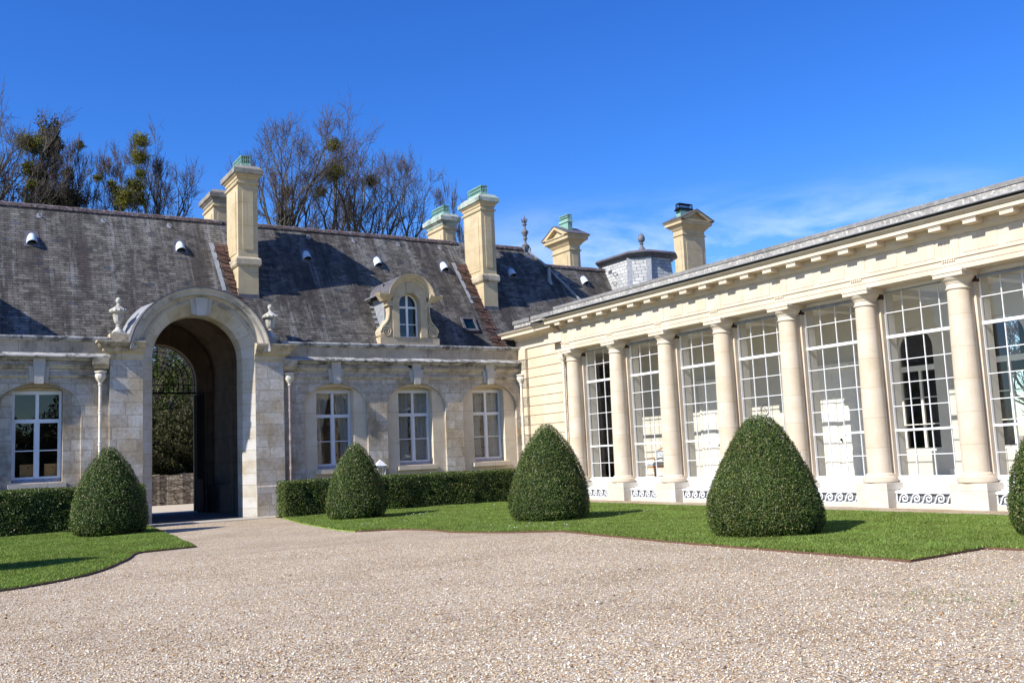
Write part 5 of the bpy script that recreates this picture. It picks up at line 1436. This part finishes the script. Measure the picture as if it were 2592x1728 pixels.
def topiary(cx, cy, r, h, label, n=30000, lean=0.0, lsz=.0165, pointed=False):
    t = thing('topiary', label, 'topiary bush', (cx, cy, 0), 'clipped box topiary cones on the lawns')
    seed = random.random()*50
    if pointed:
        zs = [0, .03, .06, .167, .305, .444, .583, .72, .86, .93, .975, .993, 1.0]
        rs = [.86, .92, .957, 1.0, .958, .86, .718, .577, .40, .28, .17, .09, 0]
    else:
        zs = [0, .03, .08, .15, .25, .414, .5, .595, .70, .775, .865, .93, .975, .993, 1.0]
        rs = [.86, .93, .975, 1.0, .985, .90, .83, .745, .63, .53, .37, .25, .15, .08, 0]
    def R(zf): return np.interp(zf, zs, rs)*r
    def wob(a, z): return 1+.022*np.sin(3*a+seed+z*2)+.018*np.sin(7*a-seed+z*5)+.012*np.sin(13*a+z*11+seed)
    mb = MB(); rings = []
    for k in range(19):
        zf = k/18*.985; rings.append([(cx+(R(zf)-.05)*wob(a, zf*h)*math.cos(a), cy+(R(zf)-.05)*wob(a, zf*h)*math.sin(a), .06+zf*(h-.05)) for a in [2*PI*j/40 for j in range(40)]])
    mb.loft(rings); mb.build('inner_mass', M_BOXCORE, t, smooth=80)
    zf = RNG.random(n*2); keep = RNG.random(n*2) < (np.interp(zf, zs, rs)*.9+.1); zf = zf[keep][:n]; m = len(zf)
    # extra on the crown
    a = RNG.random(m)*2*PI
    w = wob(a, zf*h); rad = R(zf)*w
    dr = (R(np.minimum(zf+.01, 1))-R(np.maximum(zf-.01, 0)))/(.02*h)
    P = np.c_[cx+lean*zf*h+rad*np.cos(a), cy+rad*np.sin(a), .06+zf*h]
    N = np.c_[np.cos(a), np.sin(a), -dr]; N /= np.linalg.norm(N, axis=1, keepdims=True)
    # clumps: push leaf clusters in and out
    cl = np.sin(P[:, 0]*19+seed)*np.sin(P[:, 1]*17)*np.sin(P[:, 2]*21+seed)
    P = P + N*(cl*.018)[:, None]
    gap = (np.sin(a*5+seed)*np.sin(zf*h*9+a*2)+.35*np.sin(a*17+seed)) > (.85+2.2*zf)
    P, N = P[~gap], N[~gap]
    leaf_cloud(P, N, lsz, M_BOX, 'foliage', t, jit=.018)
    mb = MB(); mb.tube([(cx, cy, -.02), (cx+.02, cy, .2), (cx, cy+.02, .5)], [.05, .045, .04], 7)
    mb.build('stem', M_BARK, t)
    return t
topiary(4.04, 26.84, .93, 2.22, 'clipped box cone beside the left pier of the gateway', 26000)
topiary(10.42, 25.8, .83, 2.10, 'smallest looking clipped box cone, in front of the long hedge', 24000)
topiary(12.82, 19.51, .955, 2.26, 'clipped box cone at the middle of the picture, beside the corner of the orangery', 44000, lsz=.0150)
topiary(12.72, 12.42, .985, 2.06, 'largest and nearest clipped box cone, in front of the columns', 90000, lsz=.0125, pointed=True)
topiary(14.9, 8.17, .9, 2.1, 'clipped box cone cut off by the right edge of the picture', 50000, lsz=.0150)
topiary(-0.05, 19.25, .93, 2.2, 'clipped box cone just outside the left edge, casting a shadow on the small lawn', 9000)
def hedge(x0, x1, y0, y1, h, label, den=2300):
    t = thing('hedge', label, 'hedge', ((x0+x1)/2, (y0+y1)/2, 0), 'clipped box hedges below the windows')
    mb = MB(); nx = max(6, int((x1-x0)/.25)); rings = []
    for i in range(nx+1):
        x = x0+.05+(x1-x0-.1)*i/nx; e = .06 if i in (0, nx) else 0
        w = .03*math.sin(x*2.3)+.02*math.sin(x*5.1)
        rings.append([(x, y0+.08+e+w, .0), (x, y0+.05+e+w, .3), (x, y0+.05+e+w, h-.10), (x, y0+.12+e, h-.05), (x, y1-.12, h-.05), (x, y1-.05, h-.12), (x, y1-.05, 0)])
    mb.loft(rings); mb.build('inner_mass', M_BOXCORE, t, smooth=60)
    def wv(x, z): return .03*np.sin(x*2.3)+.02*np.sin(x*5.1)+.018*np.sin(x*9+z*7)
    Ps, Ns = [], []
    n = int((x1-x0)*h*den); x = RNG.uniform(x0, x1, n); z = RNG.random(n)*h
    hole = (np.sin(x*3.7+2)*np.sin(z*6.1+x)) > .86
    Ps.append(np.c_[x, y0+wv(x, z)+hole*.1, z]); Ns.append(np.tile((0, -1., 0), (n, 1)))
    n = int((x1-x0)*(y1-y0)*den*.9); x = RNG.uniform(x0, x1, n); Ps.append(np.c_[x, RNG.uniform(y0, y1, n), h+.012*np.sin(x*3)]); Ns.append(np.tile((0, 0, 1.), (n, 1)))
    for xe, s in ((x0, -1.), (x1, 1.)):
        n = int((y1-y0)*h*den); Ps.append(np.c_[np.full(n, xe), RNG.uniform(y0, y1, n), RNG.random(n)*h]); Ns.append(np.tile((s, 0, 0), (n, 1)))
    P = np.concatenate(Ps); N = np.concatenate(Ns)
    cl = np.sin(P[:, 0]*17)*np.sin(P[:, 1]*15)*np.sin(P[:, 2]*19); P = P+N*(cl*.02)[:, None]
    leaf_cloud(P, N, .021, M_BOX, 'foliage', t, jit=.024)
hedge(9.35, 19.0, 28.85, 29.75, 1.10, 'long clipped box hedge under the three curtained windows')
hedge(-2.5, 5.38, 29.35, 30.25, 1.22, 'clipped box hedge under the leftmost window')

# ================================================================== bare trees behind the range
def bare_tree(x, y, h, label, spread=.5, r0=.32, seed=1, lean=(0, 0), mist=(), ivy=None, twig=M_TWIG, group='leafless winter trees behind the roof', depth=5, forks=2, trunk_h=.38, fit=None):
    rnd = random.Random(seed)
    t = thing('bare_tree', label, 'tree', (x, y, 0), group)
    thick, thin = MB(), []
    tips = []
    def twigline(p, d, L, r, n):
        pts = [p]; q = Vector(p); dd = Vector(d)
        for _ in range(n):
            dd = (dd+Vector((rnd.gauss(0, .17), rnd.gauss(0, .17), rnd.gauss(.05, .13)))).normalized(); q = q+dd*(L/n); pts.append(Vector(q))
        thin.append((pts, r)); return pts
    def grow(p, d, L, r, lev):
        n = 4 if lev < 3 else 3
        pts = [Vector(p)]; rs = [r]; q = Vector(p); dd = Vector(d)
        for i in range(n):
            wig = .10 if lev == 0 else .17
            dd = (dd+Vector((rnd.gauss(0, wig), rnd.gauss(0, wig), rnd.gauss(.05, wig*.6)))).normalized()
            q = q+dd*(L/n); pts.append(Vector(q)); rs.append(r*(1-.38*(i+1)/n))
            if lev >= 1 and lev < depth-1 and rnd.random() < .40:
                sd = (dd+Vector((rnd.gauss(0, .75), rnd.gauss(0, .75), rnd.gauss(.15, .4)))).normalized()
                grow(q, sd, L*rnd.uniform(.45, .7), rs[-1]*.45, lev+2)
        thick.tube(pts, rs, 7 if lev < 2 else (5 if lev < 4 else 3), cap=False)
        if lev >= depth:
            for _ in range(5):
                sd = (dd+Vector((rnd.gauss(0, .6), rnd.gauss(0, .6), rnd.gauss(.1, .4)))).normalized()
                pp = twigline(pts[rnd.randrange(1, len(pts))], sd, L*rnd.uniform(.7, 1.3), r*.5, 4)
                for __ in range(1 + (rnd.random() < .5)):
                    s2 = (sd+Vector((rnd.gauss(0, .8), rnd.gauss(0, .8), rnd.gauss(.1, .5)))).normalized()
                    twigline(pp[rnd.randrange(1, 3)], s2, L*rnd.uniform(.3, .6), r*.3, 2)
            return
        k = forks if lev else forks+2
        for _ in range(k if rnd.random() < .8 else k+1):
            a = rnd.uniform(0, 2*PI); tl = rnd.uniform(.45, 1.15)*spread
            side = Vector((math.cos(a), math.sin(a), 0))
            nd = (dd+side*tl+Vector((0, 0, .12))).normalized()
            Lc = h*(1-trunk_h)*.46*rnd.uniform(.8, 1.1) if lev == 0 else L*rnd.uniform(.60, .80)
            grow(q, nd, Lc, rs[-1]*rnd.uniform(.68, .88), lev+1)
    d0 = Vector((lean[0], lean[1], 1)).normalized()
    # several metres of clean stem, then the crown
    grow(Vector((x, y, -.1)), d0, h*trunk_h, r0*1.7, 0)
    # bring the grown skeleton to its measured height
    _zs = sorted(pts[-1].z for pts, r in thin) or [h]
    top = _zs[int(len(_zs)*.985)]
    k_ = h/top; b_ = Vector((x, y, 0))
    thick.v = [(x+(a-x)*k_, y+(b-y)*k_, c*k_) for a, b, c in thick.v]
    thin = [([b_+(p-b_)*k_ for p in pts], r*k_) for pts, r in thin]
    if fit:       # spread of the crown from side to side
        xs = sorted(pts[-1].x for pts, r in thin); a_, c_ = xs[int(len(xs)*.02)], xs[int(len(xs)*.98)]
        sc = (fit[1]-fit[0])/(c_-a_); dx = (fit[0]+fit[1])/2-(x+((a_+c_)/2-x)*sc)
        def warp(p): return Vector((x+(p[0]-x)*sc+dx*max(0, p[2])/h, y+(p[1]-y)*min(1, sc), p[2]))
        thick.v = [tuple(warp(p)) for p in thick.v]
        thin = [([warp(p) for p in pts], r) for pts, r in thin]
    thick.build('trunk', M_BARK, t, smooth=80)
    # twigs as slender three-sided spikes
    V = []; F = []
    for pts, r in thin:
        r = max(r, .010)
        for a, b in zip(pts[:-1], pts[1:]):
            dd = (b-a).normalized(); u = dd.orthogonal().normalized(); w = dd.cross(u); i = len(V)
            for o in (a, b):
                rr = r if o is a else r*.7
                for k in range(3):
                    an = k*2.094; V.append(tuple(o+(u*math.cos(an)+w*math.sin(an))*rr))
            F += [(i, i+1, i+4, i+3), (i+1, i+2, i+5, i+4), (i+2, i, i+3, i+5)]
    np_mesh('twigs', np.array(V), np.array(F), twig, t, k=4)
    for (mx, mz, mr) in mist:
        n = int(1100*mr*mr/.25)+200
        D = RNG.normal(0, 1, (n, 3)); D /= np.linalg.norm(D, axis=1, keepdims=True)
        rr = mr*(RNG.random((n, 1))**.5)*RNG.uniform(.6, 1.2, (n, 1))*(1+.18*np.sin(D[:, :1]*5+mx)+.15*np.sin(D[:, 2:]*6+mz)); P = np.array([mx, y+rnd.uniform(-.6, .1), mz])+D*rr*np.array([1, 1, .95])
        leaf_cloud(P, D, .07, M_MIST, 'mistletoe', t, jit=.05, tilt=1.0, asp=.35)
    if ivy:
        for (ix, iz, rx, rz_) in ivy:
            n = int(3000*rx*rz_)+300
            D = RNG.normal(0, 1, (n, 3)); D /= np.linalg.norm(D, axis=1, keepdims=True)
            P = np.array([ix, y+.1, iz])+D*np.array([rx, rx*.8, rz_])*(RNG.random((n, 1))**.45)*RNG.uniform(.65, 1.2, (n, 1))*(1+.2*np.sin(D[:, :1]*6+ix)+.2*np.sin(D[:, 2:]*7+iz))
            leaf_cloud(P, D, .08, M_IVY, 'ivy', t, jit=.06, tilt=1.0)
    return t
bare_tree(1.52, 57, 21.7, 'thick leafless tree cut off by the left edge of the picture', .55, .42, 3, (.02, 0), trunk_h=.60, depth=5, fit=(-1.08, 4.13))
bare_tree(2.8, 58, 21.9, 'leaning bare tree with mossy trunk and brownish mistletoe at far left', .62, .42, 5, (.05, 0), mist=((4.4, 20.1, .75), (4.45, 18.6, .5), (4.6, 17.6, .35)), trunk_h=.62, depth=5, fit=(1.72, 7.07))
bare_tree(6.12, 60, 21.8, 'ivy smothered tree rising dark above the left roof', .4, .34, 8, mist=((7.3, 21.0, .3), (6.6, 19.0, .4)), ivy=((5.7, 20.9, .8, 1.4), (6.0, 17.2, 1.9, 1.4), (5.2, 18.8, .5, .8)), trunk_h=.62, depth=5, fit=(4.31, 8.19))
bare_tree(7.0, 59, 21.0, 'slim straight bare tree right of the ivy covered one', .45, .22, 12, trunk_h=.62, depth=5, fit=(5.43, 8.6))
bare_tree(7.87, 58, 18.2, 'low bare sapling with small mistletoe tufts above the roof', .7, .16, 21, mist=((7.9, 18.4, .28), (8.7, 18.2, .25)), trunk_h=.74, depth=4, fit=(6.55, 9.3))
bare_tree(9.9, 58, 21.8, 'bare tree strung with mistletoe balls left of the tall chimney', .45, .30, 31, mist=((10.25, 20.9, .55), (10.25, 20.0, .6), (10.0, 18.2, .7), (9.4, 17.3, .8), (10.3, 17.4, .5), (10.3, 19.0, .35), (8.9, 17.9, .3)), trunk_h=.62, depth=5, fit=(7.92, 11.83))
bare_tree(12.29, 58, 20.8, 'bare tree with a long low side branch left of the tall chimney', .34, .22, 44, (-.005, 0), trunk_h=.70, depth=4, fit=(10.05, 14.04))
bare_tree(16.47, 62, 21.4, 'thin bare tree peeping over the tall chimney', .22, .12, 51, trunk_h=.66, depth=4, fit=(15.38, 17.73))
bare_tree(19.33, 58, 24.1, 'tallest bare tree, straight trunk just right of the tall chimney', .46, .42, 61, mist=((19.0, 18.7, .5), (18.9, 17.1, .6)), trunk_h=.56, fit=(16.71, 22.77))
bare_tree(22.0, 58, 23.8, 'bare tree with a bright mistletoe ball high in its crown', .46, .40, 64, mist=((22.3, 22.3, .62), (22.2, 20.5, .85), (21.2, 19.0, .5)), trunk_h=.56, twig=M_TWIG_RED, fit=(18.35, 26.13))
bare_tree(24.64, 59, 23.4, 'broad bare tree at the middle of the group between the chimneys', .6, .38, 73, mist=((25.2, 20.4, .6),), trunk_h=.54, fit=(20.5, 28.45))
bare_tree(26.67, 58, 22.4, 'spreading bare tree reaching right with a long bent limb', .8, .34, 78, (.04, 0), trunk_h=.56, fit=(21.97, 30.12))
bare_tree(31.59, 58, 20.8, 'thin bare tree behind the second tall chimney', .4, .2, 91, trunk_h=.62, depth=4, fit=(30.12, 32.9))
bare_tree(30.2, 60, 17.6, 'low scrubby bare tree just above the ridge by the second tall chimney', .8, .16, 94, trunk_h=.72, depth=4, fit=(27.98, 31.47))

# ================================================================== beyond the archway
rw_ = thing('rubble_wall', 'low rubble stone wall seen through the archway', 'wall', (9, 47.5, 0))
mb = MB(); n = 40; vs = []
for i in range(n):
    x = 3+14*i/n; mb.box(x, x+14/n-.01, 47.2+random.uniform(-.04, .04), 48.0, 0, 1.42+random.uniform(-.04, .04))
mb.build('stones', M_RUBBLE, rw_)
ground_sheet('bank', [(-20, 48), (60, 48), (60, 75), (-20, 75)], 1.3, M_SOIL)
def shrub(x, y, z, rx, rz_, label, mat=M_IVY, n=9000, size=.07, group='evergreen shrubs beyond the archway'):
    t = thing('shrub', label, 'shrub', (x, y, z-rz_), group)
    D = RNG.normal(0, 1, (n, 3)); D /= np.linalg.norm(D, axis=1, keepdims=True)
    P = np.array([x, y, z])+D*np.array([rx, rx, rz_])*(RNG.random((n, 1))**.3)*(1+.15*np.sin(D[:, :1]*7+D[:, 2:]*9))
    leaf_cloud(P, D, size, mat, 'foliage', t, jit=.06, tilt=1.0)
    mb = MB(); mb.tube([(x, y, z-rz_-.2), (x, y, z)], [.06, .03], 6); mb.build('stem', M_BARK, t)
shrub(8.8, 49.5, 2.2, 2.2, 1.3, 'dark low shrub left above the rubble wall', n=14000)
shrub(11.3, 50.5, 3.0, 2.0, 2.0, 'dark round evergreen right above the rubble wall', n=14000)
shrub(14.2, 52, 3.6, 2.4, 2.6, 'tall dark evergreen beyond the right side of the archway', n=9000)
def leafy_tree(x, y, h, label, seed, r0=.16, crown=M_WOODLEAF, zc=.72, cr=1.9):
    t = bare_tree(x, y, h, label, .5, r0, seed, depth=4, trunk_h=.5, group='woodland trees beyond the archway')
    n = 5200; D = RNG.normal(0, 1, (n, 3)); D /= np.linalg.norm(D, axis=1, keepdims=True)
    P = np.array([x, y, h*zc])+D*np.array([cr, cr, cr*1.1])*(RNG.random((n, 1))**.5)
    k = (np.sin(P[:, 0]*4)*np.sin(P[:, 1]*3.3)*np.sin(P[:, 2]*3.9)) > -.05; P = P[k]; D = D[k]
    leaf_cloud(P, D, .07, crown, 'foliage', t, jit=.1, tilt=1.0)
leafy_tree(10.7, 52.5, 8.6, 'young leafing tree standing at the middle of the archway view', 101)
leafy_tree(8.6, 54, 9.5, 'young leafing tree at the left of the archway view', 103)
leafy_tree(12.4, 56, 9.5, 'young leafing tree at the right of the archway view', 107)
leafy_tree(10.2, 59, 10.5, 'farther leafing tree behind the others in the archway', 109, zc=.55, cr=2.8)
shrub(8.0, 68, 6.5, 6.0, 6.2, 'brown woodland edge farthest back in the archway view', mat=M_THICKET, n=22000, size=.17)
shrub(9.4, 62, 3.5, 5.0, 3.4, 'brown thicket far beyond the archway', mat=M_THICKET, n=15000, size=.12)
shrub(14.5, 63, 4.5, 5.0, 4.4, 'brown thicket far behind at the right of the archway view', mat=M_THICKET, n=15000, size=.12)
# trees seen by reflection and through the near end of the orangery
bare_tree(33.0, 20.0, 6.2, 'bare tree visible through the far windows of the orangery', .7, .2, 131, depth=5, trunk_h=.3, group='trees beyond the orangery')
bare_tree(30.5, 17.5, 5.2, 'second bare tree visible through the far windows of the orangery', .8, .2, 137, depth=5, trunk_h=.3, group='trees beyond the orangery')

# dark wood on the other side of the court, behind the camera: it shows in the window panes
D = RNG.normal(0, 1, (26000, 3)); D /= np.linalg.norm(D, axis=1, keepdims=True)
_c = np.array([(x, -52+random.uniform(-5, 5), random.uniform(2, 8)) for x in np.linspace(-60, 70, 46)])
_i = RNG.integers(0, 46, 26000)
_P = _c[_i]+D*np.array([4.5, 4.5, 5.0])*(RNG.random((26000, 1))**.35)
tag(leaf_cloud(_P, D, .55, M_IVY, 'far_wood', None, jit=.1, tilt=1.0), 'dark belt of trees across the court, mirrored in the window panes', 'wood', kind='stuff')
